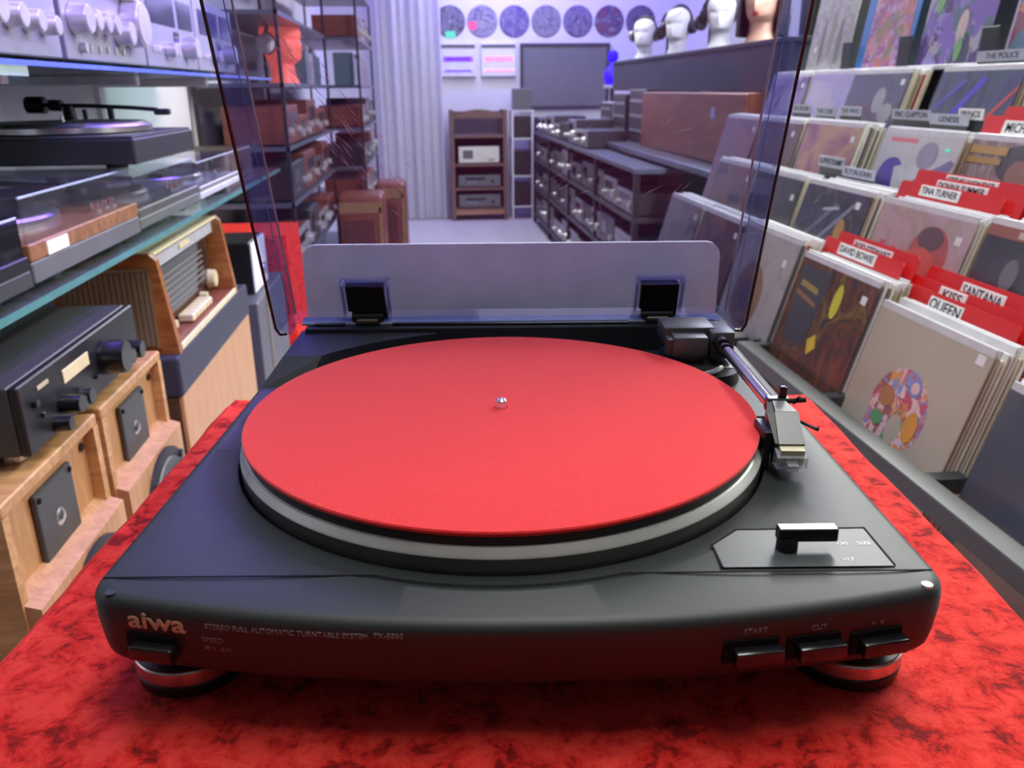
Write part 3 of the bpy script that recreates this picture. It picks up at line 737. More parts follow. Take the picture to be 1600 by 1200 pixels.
def loudspeaker(label, y):
    w, d, h = .284, .27, .46
    t = thing('loudspeaker', label, 'loudspeaker', (-.52-d/2, y, Z0-.248-h), LEFT, 'honey oak loudspeakers under the shelf')
    b = .016
    link('cabinet', MB().box(-w/2, w/2, -d/2, d/2, h-b, h, .002).box(-w/2, w/2, -d/2, d/2, 0, b, .002).box(-w/2, -w/2+b, -d/2, d/2, b, h-b).box(w/2-b, w/2, -d/2, d/2, b, h-b).box(-w/2+b, w/2-b, d/2-b, d/2, b, h-b), OAK, t)
    link('baffle', MB().box(-w/2+b, w/2-b, -d/2+.016, -d/2+.028, b, h-b), OAKZ, t)
    tw = link('tweeter_plate', MB().box(-.050, .058, -d/2+.008, -d/2+.016, h-.140, h-.034, .003, 2), DGREY, t)
    link('tweeter_dome', MB().cyl((.004, -d/2+.008, h-.088), (.004, -d/2+.004, h-.088), .012, .006, n=20), ALU, tw, sm=True)
    for sx in (-.042, .050):
        for sz in (-.131, -.043): link('screw', MB().cyl((sx, -d/2+.009, h+sz), (sx, -d/2+.006, h+sz), .004, n=8), INK, tw)
    for sx in (-w/2+.03, w/2-.03): link('peg_socket', MB().cyl((sx, -d/2+.017, h-.038), (sx, -d/2+.013, h-.038), .006, n=12), BLACK, t)
    zf = h-.135
    fb = link('front_board', MB().verts([(-w/2+.004, -d/2-.018, .01), (w/2-.004, -d/2-.018, .01), (w/2-.004, -d/2-.018, zf), (-w/2+.004, -d/2-.018, zf), (-w/2+.004, -d/2+.016, .01), (w/2-.004, -d/2+.016, .01), (w/2-.004, -d/2+.016, zf+.012), (-w/2+.004, -d/2+.016, zf+.012)],
        [(0, 1, 2, 3), (7, 6, 5, 4), (3, 2, 6, 7), (0, 4, 5, 1), (1, 5, 6, 2), (0, 3, 7, 4)]), OAKZ, t)
    wf = link('woofer', MB().verts([(.02+.098*math.cos(i*PI/16)*1.0, -d/2-.020, .215+.098*math.sin(i*PI/16)) for i in range(32)], [tuple(range(32))]), DGREY, t)
    link('surround', MB()._merge_lathe([(.094, .0), (.088, .008), (.078, .004), (.060, -.010), (.02, -.020), (0, -.018)], (.02, -d/2-.021, .215)), GREYBLK, wf, sm=True)
    link('frame_ring', MB()._merge_lathe([(.106, .0), (.106, .006), (.092, .008), (.092, .0)], (.02, -d/2-.0185, .215)), BLACKM, wf, sm=True)
    for a in range(4): link('bolt', MB().cyl(((.02)+.100*math.cos(a*PI/2+PI/4), -d/2-.024, .215+.100*math.sin(a*PI/2+PI/4)), ((.02)+.100*math.cos(a*PI/2+PI/4), -d/2-.030, .215+.100*math.sin(a*PI/2+PI/4)), .007, n=10), BLACK, wf)
    return t
def _ml(s, prof, c, n=36):
    b = MB().lathe(prof, n).bm
    s._merge(b, Matrix.Translation(c) @ Matrix.Rotation(PI/2, 4, 'X'))
    return s
MB._merge_lathe = _ml
loudspeaker('honey oak loudspeaker with open front nearest the camera on the left', .541)
loudspeaker('honey oak loudspeaker with open front, the farther one under the black amplifier', .842)
link('bench', MB().box(-.20, .20, -.45, .45, .28, .352, .004).box(-.18, .18, -.44, -.38, 0, .28).box(-.18, .18, .38, .44, 0, .28), BLACKM, None, (-.70, .69, 0.008), label='low black bench under the two oak loudspeakers', cat='bench')

# large loudspeaker with black top, and the radio standing on it
t = thing('floor_speaker', 'large floor loudspeaker with tan front and black top under the wooden radio', 'loudspeaker', (-.56-.20, 1.545, 0), LEFT)
link('cabinet', MB().box(-.34, .34, -.19, .20, 0, Z0-.415, .003), DARKW, t)
link('front_panel', MB().box(-.34, .34, -.20, -.19, 0, Z0-.415, .002), PINE, t)
link('black_top', MB().box(-.345, .345, -.203, .203, Z0-.415, Z0-.330, .006, 2), NAVY, t)
link('screw', MB().cyl((-.342, -.14, Z0-.44), (-.338, -.14, Z0-.44), .008, n=12), GOLD, t)
def radio():
    w, d, h = .56, .235, .206
    t = thing('tube_radio', 'old cherry wood tube radio with cream top edge and glass dial', 'radio', (-.56-d/2, 1.510, Z0-.330), LEFT)
    def shell(mb, x0, x1):
        pr = [(-d/2, .0), (-d/2+.022, h-.012), (-d/2+.034, h), (d/2-.03, h), (d/2-.01, h-.012), (d/2, 0)]
        n = len(pr)
        return mb.verts([(x0, y, z) for y, z in pr]+[(x1, y, z) for y, z in pr], [tuple(range(n))[::-1], tuple(range(n, 2*n))]+[(i, (i+1) % n, n+(i+1) % n, n+i) for i in range(n)])
    link('side_panel', shell(MB(), -w/2, -w/2+.020), CHERRY, t)
    link('side_panel', shell(MB(), w/2-.020, w/2), CHERRY, t)
    link('back_body', MB().box(-w/2+.02, w/2-.02, -d/2+.060, d/2-.012, .006, h-.004), DARKW, t)
    link('top_panel', MB().box(-w/2+.02, w/2-.02, -d/2+.030, d/2-.02, h-.006, h, .001), CREAM, t)
    link('floor_board', MB().box(-w/2+.02, w/2-.02, -d/2+.004, -d/2+.060, .002, .014, .002), REDWOOD, t)
    link('cream_strip', MB().box(-w/2+.02, w/2-.02, -d/2+.000, -d/2+.006, .002, .016, .001), CREAM, t)
    link('header', MB().box(-w/2+.02, w/2-.02, -d/2+.042, -d/2+.062, h-.040, h-.006, .001), mat('pale lilac cloth', (0.42, 0.41, 0.46), 0.7), t)
    link('badge', MB().box(-.05, .03, -d/2+.038, -d/2+.043, h-.030, h-.018, .001), CREAM, t)
    dl = link('dial_glass', MB().box(-w/2+.045, w/2-.08, -d/2+.050, -d/2+.062, .050, h-.046, .001), DISPLAY, t)
    for i in range(6): link('dial_line', MB().box(-w/2+.06, w/2-.12, -d/2+.0485, -d/2+.0505, .066+.014*i, .068+.014*i), mat('dial print', (0.25, 0.25, 0.2), 0.5), dl)
    for x, r in ((-w/2+.075, .024), (w/2-.075, .024)): link('tuning_knob', knob(MB(), x, .050 if x < 0 else .055, -d/2+.055, r, .022), CREAM, t, sm=True)
    for x in (-w/2+.13, w/2-.16): link('small_knob', knob(MB(), x, .030, -d/2+.055, .010, .018), CREAM, t, sm=True)
    for i in range(6): link('key', MB().box(-.085+.030*i, -.058+.030*i, -d/2+.020, -d/2+.055, .016, .034, .003), CREAM, t)
    g = link('side_grille', MB().box(-w/2-.003, -w/2+.001, -d/2+.040, d/2-.016, .018, h-.030, .001), GRILLE, t)
    for i in range(16): link('grille_rib', MB().box(-w/2-.005, -w/2-.002, -d/2+.046+.0105*i, -d/2+.051+.0105*i, .020, h-.034), mat('tan grille rib', (0.24, 0.18, 0.12), 0.8), g)
    link('grille_border', MB().box(-w/2-.006, -w/2, -d/2+.036, d/2-.012, h-.032, h-.027).box(-w/2-.006, -w/2, -d/2+.036, -d/2+.041, .016, h-.030), ALU, g)
radio()
t = thing('white_speaker', 'small white device standing past the radio on the left', 'device', (-.70, 2.29, Z0-.43), LEFT)
link('case', MB().box(-.11, .11, -.10, .10, 0, .165, .004), BLACK, t)
link('white_front', MB().box(-.108, .108, -.106, -.10, .004, .161, .002), WHITE, t)
link('dial', knob(MB(), .03, .06, -.106, .022, .012), KNOB, t, sm=True)
t = thing('grey_cabinet', 'tall grey speaker cabinet under the small white device', 'loudspeaker', (-.70, 2.30, 0), LEFT)
link('cabinet', MB().box(-.24, .24, -.13, .13, 0, Z0-.43, .003), mat('violet grey laminate', (0.10, 0.10, 0.125), 0.5), t)
link('corner_trim', MB().box(-.10, -.092, -.134, -.129, 0, Z0-.43), mat('tan trim', (0.3, 0.25, 0.16), 0.5), t)

# ================================================================== left side further back, seen through the lid
t = thing('velvet_plinth', 'plinth draped in red velvet standing at the left, past the turntable lid', 'plinth', (-.79, 2.92, 0))
link('box', MB().box(-.19, .19, -.155, .155, 0, .70), WHITE, t)
mb = MB()
loop = []
for (zz, k) in ((.735, 0), (.725, .006), (.5, .012), (.2, .018), (.02, .024)):
    row = []
    for i in range(64):
        a = 2*PI*i/64; c, s = math.cos(a), math.sin(a)
        sc = 1/max(abs(c)/.205, abs(s)/.17); wv = k*math.sin(i*1.6)*.7
        row.append(mb.bm.verts.new((c*(sc+k+wv), s*(sc+k+wv), zz)))
    loop.append(row)
for a, b in zip(loop, loop[1:]):
    for i in range(64): mb.bm.faces.new((a[i], a[(i+1) % 64], b[(i+1) % 64], b[i]))
mb.bm.faces.new(loop[0])
link('drape', mb, REDV, t, sm=True)

SHB = mat('blue grey shelf laminate', (0.10, 0.12, 0.16), 0.3)
def shelf_unit(name, label, x0, x1, y0, y1, levels, m=BLACKM, th=.016, back=None, xb=None):
    t = thing(name, label, 'shelving', ((x0+x1)/2, (y0+y1)/2, 0))
    hx, hy = (x1-x0)/2, (y1-y0)/2; H = max(levels)
    for sx in (-1, 1):
        for sy in (-1, 1): link('post', MB().box(sx*hx-.013*(sx > 0)-.0, sx*hx+.013*(sx < 0), sy*hy-.02*(sy > 0), sy*hy+.02*(sy < 0), 0, H), m, t)
    for z in levels: link('shelf_board', MB().box(-hx, hx, -hy, hy, z-th, z), SHB, t)
    return t
# tall unit of radios and tape decks
LV = [.18, .53, .80, 1.03, 1.28, 1.55, 1.85]
shelf_unit('display_shelf', 'tall dark display shelf of old radios on the left, near half', -.96, -.60, 3.15, 4.85, LV)
shelf_unit('display_shelf', 'tall dark display shelf of old radios on the left, far half', -.90, -.42, 4.95, 6.35, LV)
rn = random.Random(5)
ORD = ['first', 'second', 'third', 'fourth', 'fifth', 'sixth', 'seventh', 'eighth', 'ninth', 'tenth', 'eleventh', 'twelfth', 'thirteenth', 'fourteenth', 'fifteenth', 'sixteenth', 'seventeenth', 'eighteenth', 'nineteenth', 'twentieth']
def filler(x_front, y0, y1, z, hmax, names, grp, side=LEFT, depth=.26):
    y = y0; k = 0
    while y < y1-.16:
        w = min(rn.choice((.36, .42, .44, .30)), y1-y-.02)
        nm, lab, bm1, fm1, kn, bn, dsp = rn.choice(names)
        h = min(hmax-.03, rn.uniform(.10, .20))
        kk = [(q*w, p*h, r, .02) for q, p, r in kn]; bb = [(q*w, p*h, a, b) for q, p, a, b in bn]; dd = [(q*w, p*h, a*w, b*h, m) for q, p, a, b, m in dsp]
        component(nm, lab+', '+ORD[k]+' from the near end '+grp, nm.replace('_', ' ').split()[-1], (x_front-depth/2 if side == LEFT else x_front+depth/2, y+w/2, z), side, w-.02, depth, h, bm1, fm1, kk, bb, dd, KNOB, SILVERP, .008, group='hifi units '+grp)
        y += w; k += 1
DIM = mat('dim dial glass', (0.05, 0.04, 0.05), 0.15)
UN = [('table_radio', 'red-brown wooden table radio', REDWOOD, REDWOOD, [(-.36, .35, .018), (.36, .35, .018)], [], [(0, .62, .6, .4, DIM)]),
      ('tape_deck', 'dark tape deck', BLACKM, DGREY, [(.34, .4, .014)], [(-.2, .25, .012, .01), (-.12, .25, .012, .01), (-.04, .25, .012, .01)], [(-.15, .62, .35, .42, DISPLAY)]),
      ('stereo_receiver', 'silver-faced stereo receiver', REDWOOD, SILVER, [(.36, .45, .024), (-.36, .35, .012), (-.25, .35, .012)], [(0, .25, .01, .01), (.08, .25, .01, .01)], [(-.05, .7, .6, .28, DISPLAY)])]
filler(-.61, 3.2, 4.8, .53, .25, UN, 'on the lower near-left shelf')
filler(-.61, 3.2, 4.8, .80, .22, UN, 'on the middle near-left shelf')
filler(-.61, 3.2, 4.8, 1.03, .24, UN, 'on the upper near-left shelf')
filler(-.43, 5.0, 6.3, .53, .25, UN, 'on the lower far-left shelf')
filler(-.43, 5.0, 6.3, .80, .22, UN, 'on the middle far-left shelf')
filler(-.43, 5.0, 6.3, 1.03, .24, UN, 'on the upper far-left shelf')
filler(-.43, 5.0, 6.3, 1.55, .28, UN, 'on the top far-left shelf')
# row of upright boxed cassettes on the upper shelves
CAS = [mat('case %d' % i, c, .4) for i, c in enumerate(((.20, .19, .30), (.35, .34, .42), (.10, .10, .16), (.28, .14, .20), (.42, .42, .45), (.13, .20, .26)))]
kt = 0
y = 4.22
while y < 4.80:
    wd = rn.uniform(.04, .09); h = rn.uniform(.13, .2)
    o = MB().box(-.06, .06, 0, wd-.004, 0, h, .003).box(.059, .0615, .006, wd-.010, h*.2, h*.75)
    link('boxed_tape', o, rn.choice(CAS), None, (-.70, y, 1.28), label='upright boxed tape, '+ORD[kt]+' past the coral mannequin on the left display shelf', cat='box', group='boxed tapes on the upper left display shelf')
    y += wd; kt += 1
# two suitcase-like wooden consoles at the foot
for (lab, x, yy, w_, h_, m_) in (('tan-rimmed red-brown radio console at the foot of the left display shelf', -.435, 4.66, .27, .67, REDWOOD), ('narrow dark red console behind the tan-rimmed console', -.285, 5.25, .20, .68, REDWOOD)):
    t = thing('radio_console', lab, 'console', (x, yy, 0), 0)
    link('case', MB().box(-w_/2, w_/2, -.17, .17, .05, h_, .03, 4), m_, t, sm=True)
    link('front_rim', MB().box(-w_/2+.01, w_/2-.01, -.178, -.168, h_-.10, h_-.035, .004).box(w_/2-.035, w_/2-.012, -.178, -.168, .09, h_-.06, .004), mat('tan rim', (0.30, 0.17, 0.08), .4), t)
    link('speaker_cloth', MB().box(-w_/2+.04, w_/2-.06, -.176, -.168, .10, h_-.14), mat('dark red cloth', (0.11, 0.03, 0.03), .8), t)
    for sx in (-1, 1):
        for sy in (-1, 1): link('leg', MB().cyl((sx*(w_/2-.05), sy*.12, 0), (sx*(w_/2-.05), sy*.12, .06), .012, .018, n=10), DARKW, t)
link('framed_poster', MB().box(-.17, .17, -.008, .008, 0, .012).box(-.17, .17, -.008, .008, .308, .32).box(-.17, -.158, -.008, .008, .012, .308).box(.158, .17, -.008, .008, .012, .308).box(-.158, .158, .0, .006, .012, .308), mat('red frame', (0.7, 0.08, 0.12), .4), None, (-.68, 6.2, 1.8502), label='small red-framed picture on top of the left shelf by the curtain', cat='picture')

# mannequin heads
def head_mesh(s=1.0, n=28):
    """rings from the neck up: (z, front, back, half width); face looks along -Y"""
    R = [(0, .060, .065, .075), (.012, .058, .062, .066), (.05, .046, .060, .052), (.085, .046, .066, .051), (.098, .070, .070, .054), (.108, .088, .074, .058), (.122, .090, .080, .064), (.138, .088, .088, .068), (.155, .089, .094, .071), (.172, .088, .098, .074), (.190, .084, .101, .0765), (.205, .090, .102, .078), (.225, .090, .101, .078), (.245, .084, .095, .074), (.262, .072, .082, .065), (.276, .050, .060, .048), (.286, .022, .028, .022), (.288, 0, 0, 0)]
    mb = MB(); rows = []
    for (z, f, b, wd) in R:
        row = []
        for i in range(n):
            a = 2*PI*i/n; c, sn = math.cos(a), math.sin(a)
            yy = -f*abs(sn)**.9*(1 if sn > 0 else 0)+b*abs(sn)**.9*(1 if sn < 0 else 0)
            xx = wd*(1 if c > 0 else -1)*abs(c)**.85
            fr = math.exp(-((a-PI/2)/.17)**2)
            if .138 <= z <= .200: yy -= fr*.024*max(0, 1-abs(z-.152)/.055)
            if .112 <= z <= .130: yy -= math.exp(-((a-PI/2)/.30)**2)*.006
            ey = math.exp(-((abs(a-PI/2)-.42)/.16)**2)
            if .180 <= z <= .200: yy += ey*.010
            ear = math.exp(-((abs(a-PI/2)-1.62)/.12)**2)
            if .150 <= z <= .200: xx *= 1+.16*ear
            row.append(mb.bm.verts.new((xx*s, yy*s, z*s)))
        rows.append(row)
    for p, q in zip(rows, rows[1:]):
        for i in range(n): mb.bm.faces.new((p[i], p[(i+1) % n], q[(i+1) % n], q[i]))
    mb.bm.faces.new(rows[0][::-1])
    bmesh.ops.remove_doubles(mb.bm, verts=mb.bm.verts, dist=1e-5)
    return mb
def headphones(label, loc, rz, m, cupm, s=1.0, group=None):
    t = thing('headphones', label, 'headphones', loc, rz, group)
    pts = [(.092*s*math.cos(a), .012*s, .175*s+.128*s*math.sin(a)) for a in [PI*i/16 for i in range(17)]]
    link('headband', MB().tube(pts, .010*s, 8), m, t, sm=True)
    for sx in (-1, 1):
        e = link('ear_cup', MB().cyl((sx*.086*s, .012*s, .172*s), (sx*.120*s, .012*s, .172*s), .045*s, .038*s, n=24, bev=.006*s), cupm, t, sm=True)
        link('ear_pad', MB().cyl((sx*.082*s, .012*s, .172*s), (sx*.092*s, .012*s, .172*s), .047*s, n=24, bev=.004), BLACK, e, sm=True)
    return t
link('mannequin', head_mesh(1.05), CORAL, None, (-.712, 3.93, 1.2805), (0, 0, math.radians(62)), label='coral mannequin head with headphones on the left display shelf', cat='mannequin head', sm=True)
headphones('white headphones on the coral mannequin head', (-.712, 3.93, 1.2805), math.radians(62), SILVERP, WHITE, 1.05)
kt = 0
y = 5.0
while y < 6.25:
    wd = rn.uniform(.04, .09); h = rn.uniform(.13, .2)
    o = MB().box(-.06, .06, 0, wd-.004, 0, h, .003).box(.059, .0615, .006, wd-.010, h*.2, h*.75)
    link('boxed_tape', o, rn.choice(CAS), None, (-.52, y, 1.28), label='upright boxed tape, '+ORD[kt]+' from the near end of the far-left display shelf', cat='box', group='boxed tapes on the far upper left display shelf')
    y += wd; kt += 1

# ================================================================== the back of the shop
t = thing('curtain', 'long white curtain hanging by the back wall', 'curtain', (-.16, 8.12, 0))
mb = MB(); rows = []
for z in (0.012, .6, 1.3, 2.0, 2.62):
    rows.append([mb.bm.verts.new((-.30+.60*i/90, .022*math.sin(i*.48+z*.25)+.02*math.sin(i*.19), z)) for i in range(91)])
for a, b in zip(rows, rows[1:]):
    for i in range(90): mb.bm.faces.new((a[i], a[i+1], b[i+1], b[i]))
g = mb.bm.faces[:]; bmesh.ops.solidify(mb.bm, geom=g, thickness=.003)
link('cloth', mb, CURTM, t, sm=True)
link('rail', MB().cyl((-.34, 0, 2.635), (.34, 0, 2.635), .012, n=12), WHITE, t)
PIC = [((.10, .10, .20), (.45, .45, .60), (.08, .08, .14)), ((.06, .05, .22), (.7, .7, .8), (.10, .08, .40)), ((.10, .08, .45), (.25, .22, .55), (.5, .45, .7)), ((.10, .09, .25), (.5, .5, .6), (.16, .13, .30)), ((.05, .04, .18), (.40, .36, .60), (.06, .05, .2)), ((.6, .6, .65), (.12, .10, .30), (.5, .15, .25)), ((.08, .07, .2), (.3, .28, .45), (.06, .05, .15))]
DL = ['grey picture disc with a green sticker, first from the curtain', 'dark blue picture disc with a pink sticker, second from the curtain', 'blue picture disc, third from the curtain', 'blue and grey picture disc, fourth from the curtain', 'dark blue speckled picture disc, fifth from the curtain', 'pale picture disc with a red patch, sixth from the curtain', 'dark picture disc farthest right in the row on the back wall']
def disc(parent, r, cols, k):
    link('print', MB().cyl((0, -.002, 0), (0, -.0032, 0), r*.97, n=40), art('disc picture %d' % k, [tuple(v*.5 for v in c) for c in cols], 7, 2.5, seed=k*3.1), parent)
for k in range(7):
    x = .245+.321*k
    t = thing('picture_disc', DL[k]+' on the back wall', 'record', (x, YB-.0005, Z0+.812), group='picture discs on the back wall')
    link('vinyl', MB().cyl((0, 0, 0), (0, -.002, 0), .150, n=48), INK, t)
    disc(t, .150, PIC[k], k)
    link('hole', MB().cyl((0, -.003, 0), (0, -.0036, 0), .006, n=12), PAPER, t)
    if k == 0: link('sticker', MB().box(-.05, .05, -.005, -.0035, -.15, -.085, .001), glow('green sticker', (0.10, 0.75, 0.35), .35), t)
    if k == 1: link('sticker', MB().box(-.14, -.055, -.005, -.0035, -.075, -.0, .001), glow('pink sticker', (0.9, 0.10, 0.22), .35), t)
def led_sign(label, x, cols, seed):
    t = thing('led_sign', label, 'sign', (x, YB-.03, Z0+.30))
    link('case', MB().box(-.175, .175, -.02, .03, 0, .31, .004), WHITE, t)
    link('header', MB().box(-.17, .17, -.024, -.019, .268, .300), MGREY, t)
    r = random.Random(seed)
    for (z, hh, c) in ((.165, .050, cols[0]), (.055, .026, cols[1])):
        bar = link('lit_line', MB().box(-.15, .15, -.0235, -.0195, z-hh/2, z+hh/2), c, t)
        xx = -.13
        while xx < .12:
            ww = r.uniform(.012, .03); link('lit_character', MB().box(xx, xx+ww, -.0260, -.0230, z-hh*.32, z+hh*.32), cols[2], bar); xx += ww+.008
led_sign('white lightbox sign with violet lit lines on the back wall', .315, (glow('violet line', (0.35, 0.15, 1.0), .9), glow('soft violet line', (0.45, 0.4, 1.0), .8), glow('deep violet letters', (0.12, 0.0, 0.55), .8)), 1)
led_sign('white lightbox sign with pink lit lines on the back wall', .720, (glow('pink line', (1.0, 0.45, 0.55), .9), glow('soft pink line', (1.0, 0.65, 0.65), .9), glow('pink letters', (1.0, 0.22, 0.35), .9)), 2)
t = thing('framed_print', 'wide grey framed print on the back wall beside the lit signs', 'picture', (1.40, YB-.012, Z0-.02))
link('frame', MB().box(-.46, .46, -.02, .01, 0, .03).box(-.46, .46, -.02, .01, .60, .63).box(-.46, -.43, -.02, .01, .03, .60).box(.43, .46, -.02, .01, .03, .60), NAVY, t)
link('print', MB().box(-.43, .43, -.010, .005, .03, .60), art('grey print', [(.22, .20, .30), (.50, .49, .58), (.28, .27, .38), (.6, .6, .66), (.34, .33, .46)], 5, 2, vor=True), t)
# open hi-fi rack by the back wall
t = thing('hifi_rack', 'open wooden rack with curved top standing at the back wall', 'rack', (.475, 8.17, 0))
RW = wood('muted brown rack wood', (0.13, 0.075, 0.06), (0.22, 0.13, 0.10))
for sx in (-1, 1): link('side_panel', MB().box(sx*.26-.02, sx*.26+.02, -.2, .2, .0, 1.06, .003), RW, t)
for z in (.10, .30, .53, .80): link('shelf_board', MB().box(-.24, .24, -.19, .19, z, z+.022), RW, t)
link('base_rail', MB().box(-.24, .24, -.20, -.185, .06, .10), mat('orange brown rail', (0.42, 0.20, 0.11), .4), t)
pts = [(-.24, 1.02)]+[(-.24+.48*i/12, 1.02+.045*math.sin(PI*i/12)) for i in range(13)]+[(.24, .985), (-.24, .985)]
mb = MB().prism(pts[1:], -.01, .01); bmesh.ops.transform(mb.bm, matrix=Matrix.Translation((0, -.17, 0)) @ Matrix.Rotation(PI/2, 4, 'X'), verts=mb.bm.verts)
link('curved_top', mb, RW, t)
link('back_panel', MB().box(-.24, .24, .185, .195, .08, 1.04), mat('dark rack back', (0.06, 0.05, 0.07), .6), t)
component('stereo_unit', 'cream-faced stereo unit with square window in the wooden rack', 'stereo', (.475, 8.14, .5525), 0, .40, .28, .165, DGREY, mat('pale cream fascia', (0.72, 0.70, 0.58), .4), [(.11, .04, .008, .01), (.14, .04, .008, .01)], [(.06, .05, .02, .01)], [(-.11, .09, .10, .08, MGREY)])
for zz, hh, lab in ((.123, .13, 'dark hifi unit on the bottom shelf of the wooden rack'), (.3225, .12, 'dark hifi unit on the second shelf of the wooden rack')):
    component('hifi_unit', lab, 'hifi unit', (.475, 8.14, zz), 0, .42, .28, hh, DGREY, MGREY, [(.13, .06, .014, .015)], [(-.1, .05, .03, .01), (-.05, .05, .03, .01)], [(-.04, .085, .2, .025, DISPLAY)])
# black speaker tower and white-framed stand beside the rack
t = thing('steel_stand', 'narrow white steel stand holding black boxes beside the wooden rack', 'stand', (.91, 8.12, 0))
for sx in (-1, 1):
    for sy in (-1, 1): link('post', MB().cyl((sx*.10, sy*.13, 0), (sx*.10, sy*.13, 1.05), .010, n=10), WHITE, t)
for z in (.12, .42, .78, 1.04): link('tray', MB().box(-.11, .11, -.14, .14, z, z+.012), WHITE, t)
for z, h_, lab in ((.133, .22, 'black box on the bottom tray of the white steel stand'), (.433, .24, 'black box on the second tray of the white steel stand'), (.793, .20, 'black box on the third tray of the white steel stand'), (1.053, .20, 'grey box on top of the white steel stand')):
    link('loudspeaker_box', MB().box(-.085, .085, -.12, .12, 0, h_, .006).cyl((0, -.12, h_*.4), (0, -.124, h_*.4), .05, n=20).cyl((0, -.12, h_*.8), (0, -.124, h_*.8), .022, n=16), BLACKM if z < 1 else MGREY, None, (.91, 8.12, z), label=lab, cat='loudspeaker')
for xx, lab, h_ in ((1.18, 'dark loudspeaker tower next to the white steel stand', .98), (1.48, 'shorter dark loudspeaker tower near the back wall', .86)):
    t = thing('speaker_tower', lab, 'loudspeaker', (xx, 8.1, 0))
    link('cabinet', MB().box(-.13, .13, -.16, .16, 0, h_, .004), NAVY, t)
    for i, (zz, r) in enumerate(((h_-.14, .04), (h_-.34, .085), (h_-.58, .085))): link('driver', MB()._merge_lathe([(r, 0), (r*.9, .004), (r*.6, -.012), (0, -.008)], (0, -.162, zz)), MGREY, t, sm=True)
    link('badge', MB().box(-.10, -.01, -.164, -.159, .30, .38), PAPER, t)

# ------------------------------------------------------------------ right side, far part: long equipment rack
t = thing('equipment_rack', 'long low black rack of hifi units running along the right of the aisle', 'rack', (1.25, 5.75, 0))
LVR = (.10, .36, .62, .865)
for z in LVR: link('shelf_board', MB().box(-.26, .26, -2.05, 2.05, z-.022, z), SHB if z > .8 else DGREY, t)
for yy in (-2.03, -1.02, 0, 1.02, 2.03):
    for sx in (-.245, .245): link('post', MB().box(sx-.015, sx+.015, yy-.015, yy+.015, 0, .843), BLACKM, t)
UR = [('cassette_deck', 'black cassette deck', BLACKM, DGREY, [(.36, .4, .016)], [(-.3, .2, .014, .012), (-.22, .2, .014, .012), (-.14, .2, .014, .012)], [(-.2, .6, .3, .4, DISPLAY)]),
      ('stereo_receiver', 'silver-faced stereo receiver', DGREY, SILVER, [(.36, .45, .026), (-.36, .35, .014), (-.26, .35, .014)], [(0, .25, .012, .01), (.08, .25, .012, .01)], [(-.05, .7, .6, .28, DISPLAY)]),
      ('cd_player', 'grey disc player', DGREY, MGREY, [], [(.2, .4, .02, .01), (.28, .4, .02, .01), (.36, .4, .02, .01)], [(-.1, .6, .4, .3, DISPLAY)])]
for z, nm in ((.10, 'bottom'), (.36, 'second'), (.62, 'third')):
    filler(1.005, 3.75, 7.75, z, .24, UR, 'on the %s long-rack shelf' % nm, RIGHT, .30)
UR2 = UR[:2]
filler(1.02, 5.2, 7.7, .8655, .20, UR2, 'on top of the long black rack', RIGHT, .28)
# wall shelf with cabinets, then the mannequin heads
t = thing('wall_shelf', 'blue-grey wall shelf carrying the brown cabinet on the right', 'shelf', (1.62, 4.7, Z0-.19))
link('shelf_board', MB().box(-.46, .46, -1.75, 1.6, 0, .03, .002), SHB, t)
for yy in (-1.7, -.6, .5, 1.55): link('support', MB().box(-.40, .40, yy-.012, yy+.012, -(Z0-.19), 0), DGREY, t)
t = thing('wooden_cabinet', 'large orange-brown wooden cabinet lying on the right wall shelf', 'cabinet', (1.55, 3.96, Z0-.1598))
RB = wood('orange brown veneer', (0.24, 0.075, 0.045), (0.34, 0.115, 0.065), .4, axis='y', scale=5)
link('carcass', MB().box(-.24, .25, -.88, .88, 0, .315, .003), RB, t)
link('front_panel', MB().box(-.252, -.24, -.878, .878, .004, .311, .002), RB, t)
link('price_tag', MB().box(-.254, -.252, -.5, -.44, .20, .25), mat('lilac tag', (.4, .38, .7), .5), t)
for yy, lab, h_ in ((5.12, 'grey cube loudspeaker next to the brown cabinet', .33), (5.62, 'dark receiver stack past the grey cube loudspeaker', .30), (6.08, 'pale box at the far end of the right wall shelf', .24)):
    t = thing('hifi_box', lab, 'hifi unit', (1.52, yy, Z0-.1598), RIGHT)
    m_ = {5.12: MGREY, 5.62: NAVY, 6.08: mat('pale grey case', (.4, .4, .45), .5)}[yy]
    link('case', MB().box(-.20, .20, -.18, .18, 0, h_, .004), m_, t)
    link('front', MB().box(-.19, .19, -.188, -.18, .01, h_-.01, .002), DGREY, t)
    for i in range(3): link('silver_strip', MB().box(-.17, .17, -.192, -.187, h_*(.2+.28*i), h_*(.2+.28*i)+.018), SILVERP, t)
t = thing('head_shelf', 'dark blue-grey fronted shelf that carries the row of mannequin heads', 'shelf', (1.72, 4.55, Z0+.1602))
link('front_panel', MB().box(-.32, -.30, -1.62, 1.62, 0, .185), NAVY, t)
link('top_board', MB().box(-.33, .32, -1.62, 1.62, .185, .205, .002), NAVY, t)
for yy in (-1.6, -.53, .54, 1.6): link('partition', MB().box(-.30, .30, yy-.01, yy+.01, 0, .185), NAVY, t)
ZH = Z0+.3655
HD = [(1.52, 5.72, 'white mannequin head with headphones farthest along the right shelf', HEADW, 35), (1.52, 4.90, 'white mannequin head in headphones between two others on the right shelf', HEADW, 40), (1.52, 4.12, 'white mannequin head closest to the wigged one', HEADW, 25)]
